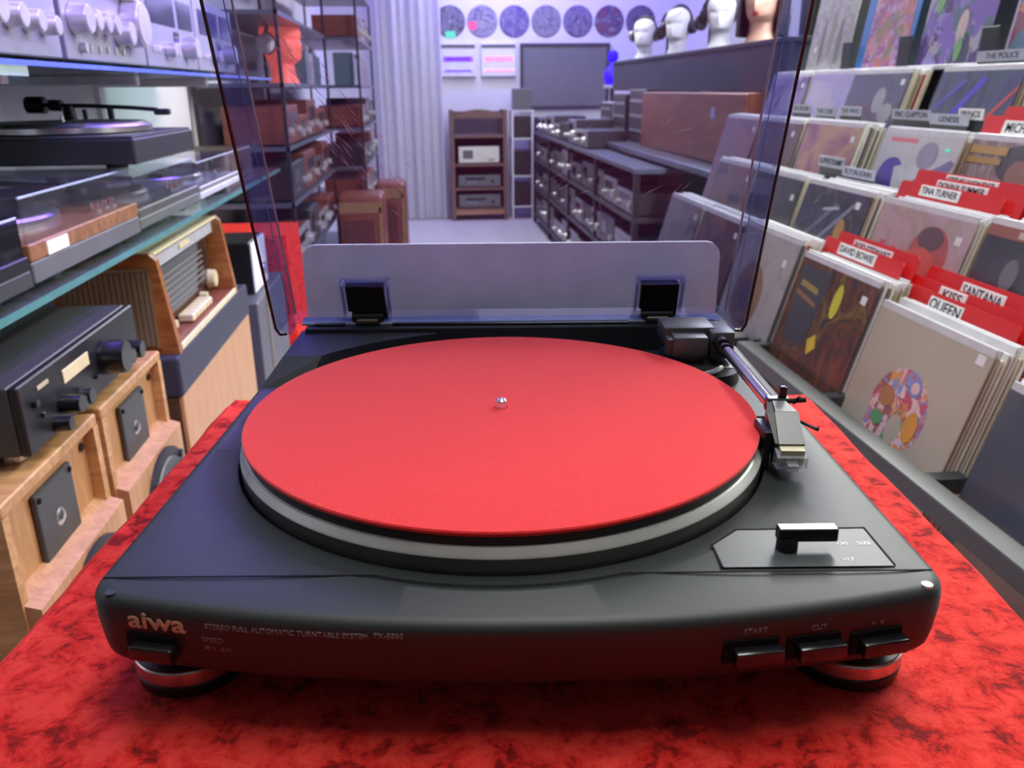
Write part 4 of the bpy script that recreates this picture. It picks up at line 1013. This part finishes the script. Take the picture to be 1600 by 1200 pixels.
for i, (x, yy, lab, m_, rot) in enumerate(HD):
    rz = math.radians(-rot)
    link('mannequin', head_mesh(.93), m_, None, (x, yy, ZH), (0, 0, rz), label=lab, cat='mannequin head', group='mannequin heads on the right shelf', sm=True)
    headphones(['grey headphones on the farthest white mannequin head', 'black headphones on the middle white mannequin head', 'black headphones on the white head closest to the wigged one'][i], (x, yy, ZH), rz, BLACKM, [SILVERP, NAVY, BLACK][i], .93)
t = thing('mannequin_bust', 'skin-coloured mannequin head with black wig at the near end of the right shelf', 'mannequin head', (1.50, 3.50, ZH), math.radians(-40))
hm = link('head', head_mesh(1.02), SKIN, t, sm=True)
link('lips', MB()._merge_lathe([(.015, 0), (.010, .004), (0, .005)], (0, -.093, .123), 12), mat('red lips', (.45, .04, .05), .4), t)
for sx in (-1, 1): link('eye', MB()._merge_lathe([(.012, 0), (.008, .003), (0, .004)], (sx*.034, -.080, .190), 12), INK, t)
mb = MB(); rows = []
for z, r in ((.03, .115), (.10, .118), (.17, .112), (.23, .108), (.27, .088), (.30, .045), (.308, .0)):
    rows.append([mb.bm.verts.new((r*math.sin(a)*(1+.03*math.sin(9*a+z*40)), .015+r*math.cos(a)*1.05, z)) for a in [-2.15+4.3*i/30 for i in range(31)]])
for p, q in zip(rows, rows[1:]):
    for i in range(30): mb.bm.faces.new((p[i], p[i+1], q[i+1], q[i]))
bmesh.ops.remove_doubles(mb.bm, verts=mb.bm.verts, dist=1e-5)
g = mb.bm.faces[:]; bmesh.ops.solidify(mb.bm, geom=g, thickness=-.014)
link('wig', mb, HAIR, t, sm=True)
for (x, yy, lab, s_) in ((1.56, 5.30, 'dark headphones on a stand between the first two white heads', .9), (1.58, 4.50, 'dark headphones on a stand left of the third white head', .95), (1.60, 3.84, 'large black headphones on a stand beside the wigged head', 1.05)):
    h_ = headphones(lab, (x, yy, ZH), math.radians(-70), BLACK, BLACKM, s_)
    link('stand', MB().cyl((0, .01, 0), (0, .01, .295*s_), .008, n=10).cyl((0, .01, 0), (0, .01, .012), .06, n=24), BLACKM, h_, sm=True)
# blue glowing lamp figure
t = thing('glowing_figure', 'saturated blue glowing lamp figure on top of the right shelf', 'lamp', (1.62, 7.20, Z0+.205))
mb = MB().lathe([(0, 0), (.05, .0), (.075, .04), (.078, .085), (.055, .135), (.030, .165), (.026, .185), (.040, .205), (.047, .235), (.040, .268), (.018, .284), (0, .286)], 28)
link('body', mb, BLUEL, t, sm=True)
link('base', MB().box(-.07, .07, -.07, .07, -.03, 0.0, .004), mat('pale base', (.5, .5, .55), .4), t)
link('shelf_post', MB().cyl((0, 0, -(Z0+.205)), (0, 0, -.03), .02, n=12), DGREY, t)

# ================================================================== right side, near part: stepped record racks
LEAN = 0.27; SZ = 0.315
SLV = [mat('sleeve edge %d' % i, c, .55) for i, c in enumerate(((.62, .58, .48), (.30, .24, .16), (.70, .69, .66), (.16, .12, .09), (.42, .36, .26), (.36, .02, .02), (.10, .11, .13), (.55, .50, .38)))]
ROWS = [(.765, -.178), (.93, -.052), (1.08, .073), (1.30, .212)]
sleeve_me = []
for i, m_ in enumerate(SLV):
    me = MB().box(0, .0034, -SZ, 0, 0, SZ, .0008).mesh('record_sleeve'); me.materials.append(m_); sleeve_me.append(me)
lip_me = MB().box(.0002, .0032, -SZ+.001, -.001, SZ-.001, SZ+.012, .0006).mesh('sleeve_lip'); lip_me.materials.append(LIP)
plas_me = MB().box(-.0012, .0046, -SZ-.004, .004, -.001, SZ+.014).mesh('plastic_cover'); plas_me.materials.append(PLASTIC)
def place(o, x_top, y_tl, z_top, lean=LEAN):
    """origin at the lower far corner of the front face; local -Y runs towards the viewer along the rack"""
    o.location = (x_top-SZ*math.sin(lean), y_tl, Z0+z_top-SZ*math.cos(lean)); o.rotation_euler = (0, lean, 0)
def flat(mb, pts, d=-.0003, th=.0004):
    """flat printed patch on the front: pts as (across 0..1 from the far side, up 0..1)"""
    n = len(pts)
    vs = [(d, -SZ*u, SZ*v) for u, v in pts]+[(d-th, -SZ*u, SZ*v) for u, v in pts]
    return mb.verts(vs, [tuple(range(n)), tuple(range(n, 2*n))[::-1]]+[(i, (i+1) % n, n+(i+1) % n, n+i) for i in range(n)])
def ell(u, v, ru, rv, a0=0, a1=2*PI, n=28): return [(u+ru*math.cos(a0+(a1-a0)*i/n), v+rv*math.sin(a0+(a1-a0)*i/n)) for i in range(n if abs(a1-a0-2*PI) < 1e-6 else n+1)]
def cover(label, row, y, dz, m_, shapes=(), stack=9, what='', dx=0.0, sticker=(.9, .9), z_top=None, col=None):
    N, zt = ROWS[row]; N += dx; zt = zt+dz
    t = thing('record_album', label, 'record album'); place(t, N, y, zt)
    link('jacket', MB().box(0, .0034, -SZ, 0, 0, SZ, .0006), m_, t)
    for i, (pts, sm2, nm) in enumerate(shapes): link(nm, flat(MB(), [(u, v if row == 0 else .56+.44*v) for u, v in pts], -.0002-.0003*i, .0002), sm2, t)
    if sticker: link('price_sticker', flat(MB(), [(sticker[0]-.03, sticker[1]-.025), (sticker[0]+.03, sticker[1]-.025), (sticker[0]+.03, sticker[1]+.025), (sticker[0]-.03, sticker[1]+.025)], -.0005), PAPER, t)
    link('plastic_cover', plas_me, None, t)
    link('sleeve_lip', lip_me, None, t)
    r = random.Random(int(y*1000)+row*7)
    for k in range(stack):
        me = sleeve_me[r.choice((0, 0, 1, 2, 2, 3, 4, 4, 5, 6, 7) if col is None else col)]
        o = bpy.data.objects.new('record_sleeve', me); C.objects.link(o)
        place(o, N+.0062*(k+1)/math.cos(LEAN), y+r.uniform(-.004, .004), zt+r.uniform(-.004, .008)-.004+.0*k)
        o['label'] = ORD[k]+' record filed behind the '+what; o['category'] = 'record'; o['group'] = 'records behind the '+what
        if r.random() < .8:
            q = bpy.data.objects.new('sleeve_lip', lip_me); C.objects.link(q); q.parent = o
    return t
def divider(label, txt, row, x, y0, y1, ztop, h=.11, ly=None, lw=.14, lh=.030, lz=-.02, tsize=.021, tcol=INK):
    t = thing('divider_card', label, 'divider card'); place(t, x, y0, ztop)
    w_ = y0-y1; H = SZ
    pts = [(-0, H-h), (-w_, H-h), (-w_, H-.006), (-w_+.006, H), (-.006, H), (0, H-.006)]
    n = len(pts)
    link('card', MB().verts([(0, a, b) for a, b in pts]+[(.0016, a, b) for a, b in pts], [tuple(range(n)), tuple(range(n, 2*n))[::-1]]+[(i, (i+1) % n, n+(i+1) % n, n+i) for i in range(n)]), REDC, t)
    if txt:
        c = -(y0-ly)
        lab = link('name_sticker', MB().box(-.0012, .0, c-lw/2, c+lw/2, H+lz-lh/2, H+lz+lh/2, .0004), PAPER, t)
        me = text_mesh(txt, tsize, .0002, bold=.0002)
        xs = [v.co.x for v in me.vertices]; tw = max(xs)-min(xs)
        me.transform(Matrix.Translation((-.0015, c, H+lz)) @ Matrix.Rotation(-PI/2, 4, 'Z') @ Matrix.Rotation(PI/2, 4, 'X') @ Matrix.Diagonal((min(1.25, (lw*.90)/tw), 1, 1, 1)))
        link('lettering', me, tcol, lab)
    return t
V = lambda *c: mat('print %.2f %.2f %.2f' % c, c, .4)
# --- lowest row
RED1, DK = V(.30, .04, .03), V(.03, .035, .03)
cover('brown and blue patterned album at the bottom right edge of the rack', 0, .560, -.045, art('a0', [(.03, .045, .07), (.05, .07, .10), (.10, .07, .06)], 6, 1, seed=2), [(ell(.5, .25, .4, .2), V(.16, .12, .10), 'picture')], 10, 'brown and blue patterned album', sticker=None)
BLOB = art('bright mosaic', [(.55, .06, .12), (.75, .55, .60), (.70, .30, .05), (.22, .30, .60), (.62, .20, .25), (.80, .62, .55), (.30, .10, .12), (.10, .30, .14)], 26, 2.0, vor=True, seed=4)
CREAMC = mat('cream card', (.47, .42, .30), .45, var=.05, nscale=8)
crest = [(u, v) for u, v in ell(.50, .535, .25, .23)]
crest = [(u-(.05 if v < .43 else 0), v-(0.02 if u > .6 and v < .45 else 0)) for u, v in crest]
cover('cream album with colourful rounded motif at the front of the lowest rack row', 0, .919, -.015, CREAMC,
      [(crest, BLOB, 'motif'), ([(p[0], p[1]) for p in ell(.53, .44, .062, .085)], CREAMC, 'motif_centre'), (ell(.58, .69, .055, .05), V(.20, .25, .55), 'motif_ring'), (ell(.58, .69, .035, .032), V(.72, .50, .45), 'motif_dot'),
       (ell(.38, .58, .065, .06), V(.40, .18, .07), 'motif_patch'), (ell(.66, .50, .055, .085), V(.62, .28, .05), 'motif_patch'), (ell(.37, .45, .055, .04), V(.10, .30, .12), 'motif_patch')], 9, 'cream album with the colourful motif', sticker=(.93, .965), col=(0, 0, 2, 2, 4, 5, 5, 7))
AB = art('autumn leaves', [(.015, .02, .015), (.02, .022, .015), (.16, .02, .012), (.03, .03, .02), (.20, .05, .012), (.02, .02, .015), (.26, .14, .02), (.02, .025, .022)], 12, 1.6, seed=5, stretch=(1, 1, .55))
cover('dark album with red and yellow painted foliage left of the cream album', 0, 1.248, .012, AB, [([(.04, .96), (.46, .96), (.40, .45), (.10, .45)], V(.035, .045, .06), 'dark_panel'), ([(.10, .86), (.36, .84), (.36, .80), (.10, .82)], V(.35, .25, .05), 'title_band'), ([(.08, .79), (.38, .75), (.38, .72), (.08, .76)], V(.32, .14, .04), 'title_band'),
      (ell(.62, .82, .05, .11), V(.55, .52, .04), 'leaf'), ([(.45, .52), (.53, .58), (.58, .50), (.50, .43)], V(.65, .48, .05), 'yellow_tag')], 9, 'dark album with painted foliage')
cover('pale grey album with a brown disc behind the metal rail', 0, 1.585, .030, art('pale grey card', [(.36, .34, .33), (.42, .40, .38), (.30, .28, .28)], 10, 1.5, seed=4), [(ell(.42, .50, .26, .26), V(.24, .13, .06), 'disc'), (ell(.42, .50, .13, .13), V(.10, .09, .09), 'disc_centre')], 9, 'pale grey album with the brown disc', sticker=(.86, .84))
cover('dark red album seen through the lid in the lowest rack row', 0, 1.925, .02, art('a5', [(.20, .04, .05), (.05, .03, .05), (.28, .10, .10)], 7, 1, seed=8), [([(.1, .2), (.9, .2), (.9, .3), (.1, .3)], V(.4, .3, .3), 'title_band')], 9, 'dark red album seen through the lid')
cover('violet grey album seen through the lid in the lowest rack row', 0, 2.265, .02, art('a6', [(.10, .10, .14), (.25, .2, .2), (.06, .05, .08)], 8, 1, seed=9), [(ell(.5, .5, .3, .3), V(.2, .18, .2), 'picture')], 9, 'violet grey album seen through the lid')
# --- second row
cover('dark album with an orange title at the right edge of the second rack row', 1, .895, .006, art('a7', [(.02, .02, .035), (.05, .05, .075), (.02, .02, .03)], 8, 1, seed=3), [([(.0, .86), (1, .86), (1, 1), (0, 1)], V(.30, .09, .06), 'title_band'), ([(.25, .89), (.75, .89), (.75, .97), (.25, .97)], V(.6, .5, .42), 'title'), (ell(.3, .45, .06, .2), V(.16, .16, .17), 'figure'), (ell(.5, .48, .05, .2), V(.14, .14, .15), 'figure'), (ell(.8, .1, .3, .14), V(.14, .03, .30), 'violet_glow')], 9, 'dark album with the orange title', sticker=None)
PK = art('pale pink card', [(.46, .38, .34), (.42, .32, .29), (.50, .36, .42), (.46, .37, .32)], 10, 1.5, seed=2)
cover('pale pink album with a red-brown portrait in the second rack row', 1, 1.245, -.002, PK, [(ell(.66, .42, .20, .42), V(.45, .10, .09), 'portrait_hair'), (ell(.64, .66, .13, .17), V(.12, .07, .08), 'portrait_shade'), (ell(.60, .30, .16, .22), V(.62, .12, .10), 'portrait_face'),
      ([(.10, .30), (.16, .30), (.19, .46), (.13, .46)], V(.50, .06, .14), 'mark'), ([(.06, .37), (.25, .37), (.25, .40), (.06, .40)], V(.50, .06, .14), 'mark'), ([(.26, .28), (.31, .28), (.33, .42), (.28, .42)], V(.50, .06, .14), 'mark')], 9, 'pale pink album with the red-brown portrait', sticker=(.90, .88))
cover('dark blue album with grey streaks and an orange flame, second rack row', 1, 1.615, .000, art('a9', [(.03, .035, .06), (.06, .065, .12), (.02, .022, .03), (.16, .15, .2)], 8, 1.5, seed=6), [(ell(.72, .35, .07, .20), V(.45, .24, .04), 'flame'), ([(.40, .10), (.46, .10), (.86, .85), (.82, .88)], V(.22, .22, .32), 'streak'), ([(.2, .15), (.26, .12), (.60, .75), (.55, .78)], V(.15, .15, .2), 'streak'), ([(.38, .60), (.62, .68), (.62, .73), (.38, .65)], V(.4, .4, .42), 'title')], 10, 'dark blue album with the orange flame', sticker=(.86, .92))
cover('black album half hidden by the lid edge in the second rack row', 1, 1.965, .000, art('a10', [(.02, .025, .03), (.06, .06, .07), (.015, .015, .02)], 9, 1, seed=7), [(ell(.5, .5, .3, .3), V(.05, .05, .07), 'picture')], 9, 'black album half hidden by the lid edge', sticker=(.9, .85))
cover('brown album seen through the lid in the second rack row', 1, 2.30, .000, art('a11', [(.16, .07, .06), (.25, .14, .1), (.07, .04, .05)], 9, 1, seed=12), [(ell(.4, .5, .2, .3), V(.3, .16, .12), 'picture')], 8, 'brown album seen through the lid')
# --- third row
SUIT = V(.045, .05, .06)
cover('brown album with a dark-suited figure in the third rack row', 2, 1.255, .000, art('a12', [(.26, .19, .17), (.40, .32, .30), (.22, .15, .14), (.45, .40, .38)], 12, 2, seed=1, stretch=(1, 1, .4)), [(ell(.58, .70, .20, .27), V(.07, .07, .08), 'hair'), (ell(.60, .56, .10, .20), V(.30, .15, .11), 'face'), ([(.30, 0), (.95, 0), (.85, .26), (.70, .36), (.50, .36), (.36, .24)], SUIT, 'suit'), ([(.52, .0), (.70, .0), (.72, .36), (.62, .28), (.50, .36)], V(.60, .60, .56), 'shirt'), ([(.52, .20), (.62, .235), (.72, .20), (.72, .29), (.62, .255), (.52, .29)], SUIT, 'bow_tie'), ([(.08, .80), (.45, .80), (.45, .92), (.08, .92)], V(.45, .30, .12), 'title'), ([(.08, .66), (.42, .66), (.42, .75), (.08, .75)], V(.42, .27, .10), 'title')], 8, 'brown album with the dark suit', sticker=None, dx=.02)
cover('white album with violet shapes and a red title in the third rack row', 2, 1.550, .000, mat('white card', (.55, .55, .55), .35, var=.04), [([(.12, .86), (.48, .86), (.48, .93), (.12, .93)], V(.75, .16, .20), 'title'), (ell(.26, .30, .16, .30), V(.07, .03, .38), 'violet_shape'), ([(.36, .0), (.98, .62), (.90, .70), (.30, .45)], V(.58, .58, .62), 'arm'), (ell(.66, .68, .12, .22), V(.28, .27, .36), 'hair'), ([(.45, .05), (.62, .30), (.95, .66), (1, .62), (.85, .0)], V(.20, .18, .34), 'shade'), (ell(.87, .80, .025, .025), glow('glowing cyan', (.05, .7, .55), .5), 'cyan_dot')], 9, 'white album with violet shapes', sticker=(.80, .82))  # the small cyan dot has a weak emission of its own
cover('pink album with a yellow glow in the third rack row', 2, 1.985, .004, art('pinkish', [(.30, .12, .18), (.42, .18, .24), (.55, .34, .20), (.36, .13, .22)], 5, .8, seed=3), [], 10, 'pink album with the yellow glow', sticker=(.92, .90))
cover('dark brown album half hidden by the lid edge in the third rack row', 2, 2.335, .000, art('a15', [(.08, .04, .03), (.16, .08, .05), (.05, .03, .03)], 6, 1, seed=3), [(ell(.5, .5, .3, .3), V(.14, .07, .04), 'picture')], 9, 'dark brown album half hidden by the lid edge', sticker=(.85, .9))
cover('wine red album seen through the lid in the third rack row', 2, 2.67, .000, art('a16', [(.20, .05, .05), (.28, .09, .06), (.1, .03, .04)], 6, 1, seed=13), [(ell(.5, .5, .25, .3), V(.3, .12, .08), 'picture')], 8, 'wine red album seen through the lid')
# --- fourth row
cover('blue album crossed by bright violet streaks in the fourth rack row', 3, 1.705, .000, art('a17', [(.03, .035, .09), (.07, .07, .18), (.05, .09, .11), (.04, .03, .12)], 9, 1.5, seed=3, stretch=(1, 1, .4)), [([(.20, .0), (.28, .0), (.62, .85), (.56, .9)], V(.06, .01, .60), 'violet_streak'), ([(.05, .35), (.10, .33), (.38, .82), (.33, .86)], V(.08, .05, .45), 'violet_streak'), ([(.02, .0), (.7, .0), (.75, .26), (.04, .24)], V(.22, .09, .10), 'orange_patch'), ([(.66, .0), (.72, .0), (1, .66), (1, .74)], V(.60, .07, .07), 'red_stripe')], 8, 'blue album with violet streaks', sticker=None)
cover('dark album with a pale portrait in the fourth rack row', 3, 2.152, .000, art('a18', [(.05, .05, .08), (.09, .09, .15), (.04, .035, .06)], 5, 1, seed=9), [(ell(.62, .45, .10, .26), V(.36, .34, .35), 'face'), (ell(.80, .20, .12, .2), V(.35, .34, .33), 'hand'), (ell(.30, .22, .22, .14), V(.12, .05, .05), 'shadow')], 9, 'dark album with the pale portrait', sticker=(.92, .92), dx=-.01)
cover('pale lilac album left of the dark portrait album in the fourth rack row', 3, 2.462, .004, art('a19', [(.50, .46, .52), (.60, .56, .55), (.40, .34, .66), (.58, .54, .55)], 5, 1, seed=4), [([(.0, .86), (1, .86), (1, 1), (0, 1)], V(.40, .33, .62), 'band')], 8, 'pale lilac album', sticker=None)
cover('violet and pink album behind the lid edge in the fourth rack row', 3, 2.81, .000, art('a20', [(.20, .12, .3), (.45, .35, .5), (.10, .06, .2)], 7, 1, seed=4), [(ell(.6, .4, .2, .3), V(.5, .42, .52), 'picture')], 8, 'violet and pink album')
# --- rack structure
t = thing('record_rack', 'stepped black steel record rack filled with albums on the right', 'rack', (1.05, 1.6, 0))
def rk(nm, x0, x1, y0, y1, z0, z1, m_=BLACKM, bev=.002): return link(nm, MB().box(x0-1.05, x1-1.05, y0-1.6, y1-1.6, z0, z1, bev), m_, t)
FR = mat('dark grey powder-coated rail', (0.030, 0.032, 0.033), .42, bump=.1)
Y0, Y1 = .10, 2.55
rk('front_rail', .640, .678, Y0, 1.272, Z0-.392, Z0-.360, FR)
rk('front_rail', .640, .678, 1.30, Y1, Z0-.392, Z0-.360, FR)
for yy in (.245, .580, .925, 1.262, 1.302, 1.60, 1.94, 2.28): rk('cross_bar', .678, .735, yy-.012, yy+.012, Z0-.392, Z0-.364, FR)
for yy in (.12, .94, 1.255, 1.32, 2.5): rk('leg', .642, .672, yy-.014, yy+.014, 0, Z0-.392, FR)
for r, (N, zt) in enumerate(ROWS):
    xb = N-SZ*math.sin(LEAN); zb = Z0+zt-SZ*math.cos(LEAN)
    rk('tray', xb-.010, xb+.150, Y0 if r < 2 else .5, Y1+.45*(r > 1), zb-.064, zb-.052, DGREY)
    if r: rk('riser', xb-.014, xb-.006, Y0 if r < 2 else .5, Y1+.45*(r > 1), zb-.15, zb-.052, DGREY)
rk('back_panel', 1.52, 1.535, .9, 3.0, 0, Z0+.60, mat('dark green back panel', (0.02, 0.03, 0.03), .6))
rk('base_panel', .80, 1.50, .6, 2.50, .02, .30, BLACKM)
for yy in (.95, 2.98): rk('upright', 1.46, 1.515, yy-.02, yy+.02, 0, Z0+.60, FR)
rk('display_ledge', 1.385, 1.52, 1.05, 3.0, Z0+.219, Z0+.233, mat('white ledge', (.75, .75, .76), .4))
# --- top display: albums standing upright on the white ledge
def upright(label, y, m_, shapes, border=None):
    t = thing('record_album', label, 'record album'); lean = .14
    t.location = (1.408, y, Z0+.2335); t.rotation_euler = (0, lean, 0)
    link('jacket', MB().box(0, .0036, -SZ, 0, 0, SZ, .0006), m_, t)
    for i, (pts, sm2, nm) in enumerate(shapes): link(nm, flat(MB(), pts, -.0002-.0003*i, .0002), sm2, t)
    return t
upright('pale album with small figures standing on the top ledge next to the lid', 2.785, art('pale grey cover', [(.34, .34, .32), (.42, .42, .40), (.26, .25, .24), (.40, .40, .38)], 14, 2, seed=7), [(ell(.3+.2*i, .30+.08*(i % 2), .05, .24), V(.28, .22, .18) if i % 2 else V(.16, .14, .14), 'figure') for i in range(3)]+[(ell(.17, .23, .03, .035), PAPER, 'sticker')])
upright('blue-bordered album with a pink busy picture on the top ledge', 2.400, mat('blue card', (.05, .18, .50), .3), [([(.16, 0), (.96, 0), (.90, .98), (.16, .95)], art('busy pink', [(.30, .10, .30), (.55, .25, .30), (.25, .22, .12), (.45, .32, .45), (.50, .16, .14), (.30, .16, .42)], 22, 2, vor=True, seed=2), 'picture')])
upright('dark violet album with a small green figure on the top ledge', 2.035, art('busy violet', [(.06, .06, .12), (.20, .12, .42), (.10, .16, .20), (.36, .32, .40), (.08, .05, .16), (.25, .20, .55)], 15, 2, vor=True, seed=6, stretch=(1, 1, .6)), [(ell(.18, .62, .07, .18), V(.16, .36, .15), 'figure'), (ell(.24, .86, .03, .06), V(.55, .35, .30), 'figure_head'), (ell(.60, .30, .07, .14), V(.50, .40, .36), 'face'), (ell(.62, .12, .05, .10), V(.16, .36, .15), 'scarf')])
upright('album with a colourful comic-like grid at the right end of the top ledge', 1.640, art('grid art', [(.50, .40, .10), (.25, .10, .14), (.50, .22, .14), (.12, .20, .30), (.48, .44, .36), (.30, .24, .22)], 16, 1, vor=True, seed=9), [([(.0, .0), (.025, .0), (.025, 1), (0, 1)], V(.5, .4, .6), 'edge')])
for yy, lab in ((2.435, 'black bookend left of the blue-bordered album'), (2.075, 'black bookend right of the blue-bordered album'), (1.680, 'black bookend left of the comic-like album')):
    t2 = thing('bookend', lab, 'bookend', (1.392, yy, Z0+.2332))
    link('upright', MB().box(0, .004, -.035, .035, 0, .085, .002), BLACKM, t2); link('foot_plate', MB().box(0, .016, -.035, .035, 0, .003), BLACKM, t2)
# --- red dividers with name stickers
divider('red divider with a five-letter name sticker behind the cream album', 'QUEEN', 0, .832, 1.000, .645, -.160, ly=.828, lw=.094, lz=-.020, lh=.026, tsize=.026)
divider('red divider whose short name is half covered, behind the front red divider', 'KISS', 0, .848, .985, .640, -.148, ly=.840, lw=.075, lz=-.016, lh=.026, tsize=.024)
divider('red divider with a seven-letter name sticker, rearmost over the cream album', 'SANTANA', 0, .864, .945, .600, -.128, ly=.785, lw=.112, lz=-.022, lh=.028, tsize=.026)
divider('red divider with a two-word name sticker behind the foliage album', 'DAVID BOWIE', 0, .826, 1.280, .965, -.128, ly=1.135, lw=.150, lz=-.016, lh=.024, tsize=.020)
divider('red divider with a longer two-word sticker, second behind the foliage album', 'ROD STEWART', 0, .842, 1.250, .945, -.113, ly=1.105, lw=.150, lz=-.020, lh=.024, tsize=.020)
divider('red divider with a two-word name sticker behind the pale pink album', 'TINA TURNER', 1, .992, 1.297,   .955, -.014, ly=1.150, lw=.135, lz=-.014, lh=.022, tsize=.019)
divider('red divider with a name sticker, second behind the pale pink album', 'DONNA SUMMER', 1, 1.010, 1.262, .920, .000, ly=1.110, lw=.165, lz=-.016, lh=.022, tsize=.019)
divider('red divider with a half hidden sticker, third behind the pale pink album', 'STEVIE WONDER', 1, 1.028, 1.300, .900, .008, ly=1.110, lw=.165, lz=-.014, lh=.022, tsize=.019)
divider('red divider with a cropped name sticker at the right edge above the third row', 'MICHAEL JACKSON', 2, 1.155, 1.285, .93, .118, ly=1.100, lw=.24, lz=-.024, lh=.030, tsize=.026)
divider('plain red divider behind the one with the cropped sticker', '', 2, 1.175, 1.255, .92, .136)
# --- small grey name cards standing on the row edges
def name_card(label, txt, x, y, z, w_, h_=.024, m_=PAPER):
    t3 = thing('name_card', label, 'name card', (x, y, Z0+z)); 
    link('card', MB().box(0, .0015, -w_/2, w_/2, 0, h_), m_, t3)
    link('holder', MB().box(.0015, .006, -w_/2+.005, w_/2-.005, -.05, h_-.004), DGREY, t3)
    me = text_mesh(txt, h_*.75, .0002, bold=.0001); xs = [v.co.x for v in me.vertices]
    me.transform(Matrix.Translation((-.0003, 0, h_/2)) @ Matrix.Rotation(-PI/2, 4, 'Z') @ Matrix.Rotation(PI/2, 4, 'X') @ Matrix.Diagonal((min(1.2, w_*.9/(max(xs)-min(xs))), 1, 1, 1)))
    link('lettering', me, INK, t3)
GP = mat('grey blue card', (.42, .44, .52), .6)
name_card('grey name card reaching over the white album with violet shapes', 'ERIC CLAPTON', 1.165, 1.60, .098, .17, m_=GP)
name_card('second grey name card over the white album with violet shapes', 'GENESIS', 1.160, 1.43, .092, .15, m_=GP)
name_card('white name card left of the red divider above the third row', 'PRINCE', 1.175, 1.375, .105, .09)
name_card('leftmost small name card below the dark portrait album', 'THE DOORS', 1.175, 2.26, .098, .13, .026, m_=GP)
name_card('middle small name card below the dark portrait album', 'THE CURE', 1.165, 2.07, .094, .13, .026, m_=GP)
name_card('rightmost small name card below the dark portrait album', 'THE WHO', 1.175, 1.93, .098, .12, .026, m_=GP)
name_card('grey name card at the foot of the pink album', 'SUPERTRAMP', 1.012, 1.68, -.022, .14, .028, m_=GP)
name_card('grey name card between the pink album and the blue album with the flame', 'ELTON JOHN', 1.005, 1.52, -.034, .16, .024, m_=GP)
name_card('grey name card at the right end of the white top ledge', 'THE POLICE', 1.380, 1.60, .2332, .20, .026, m_=GP)
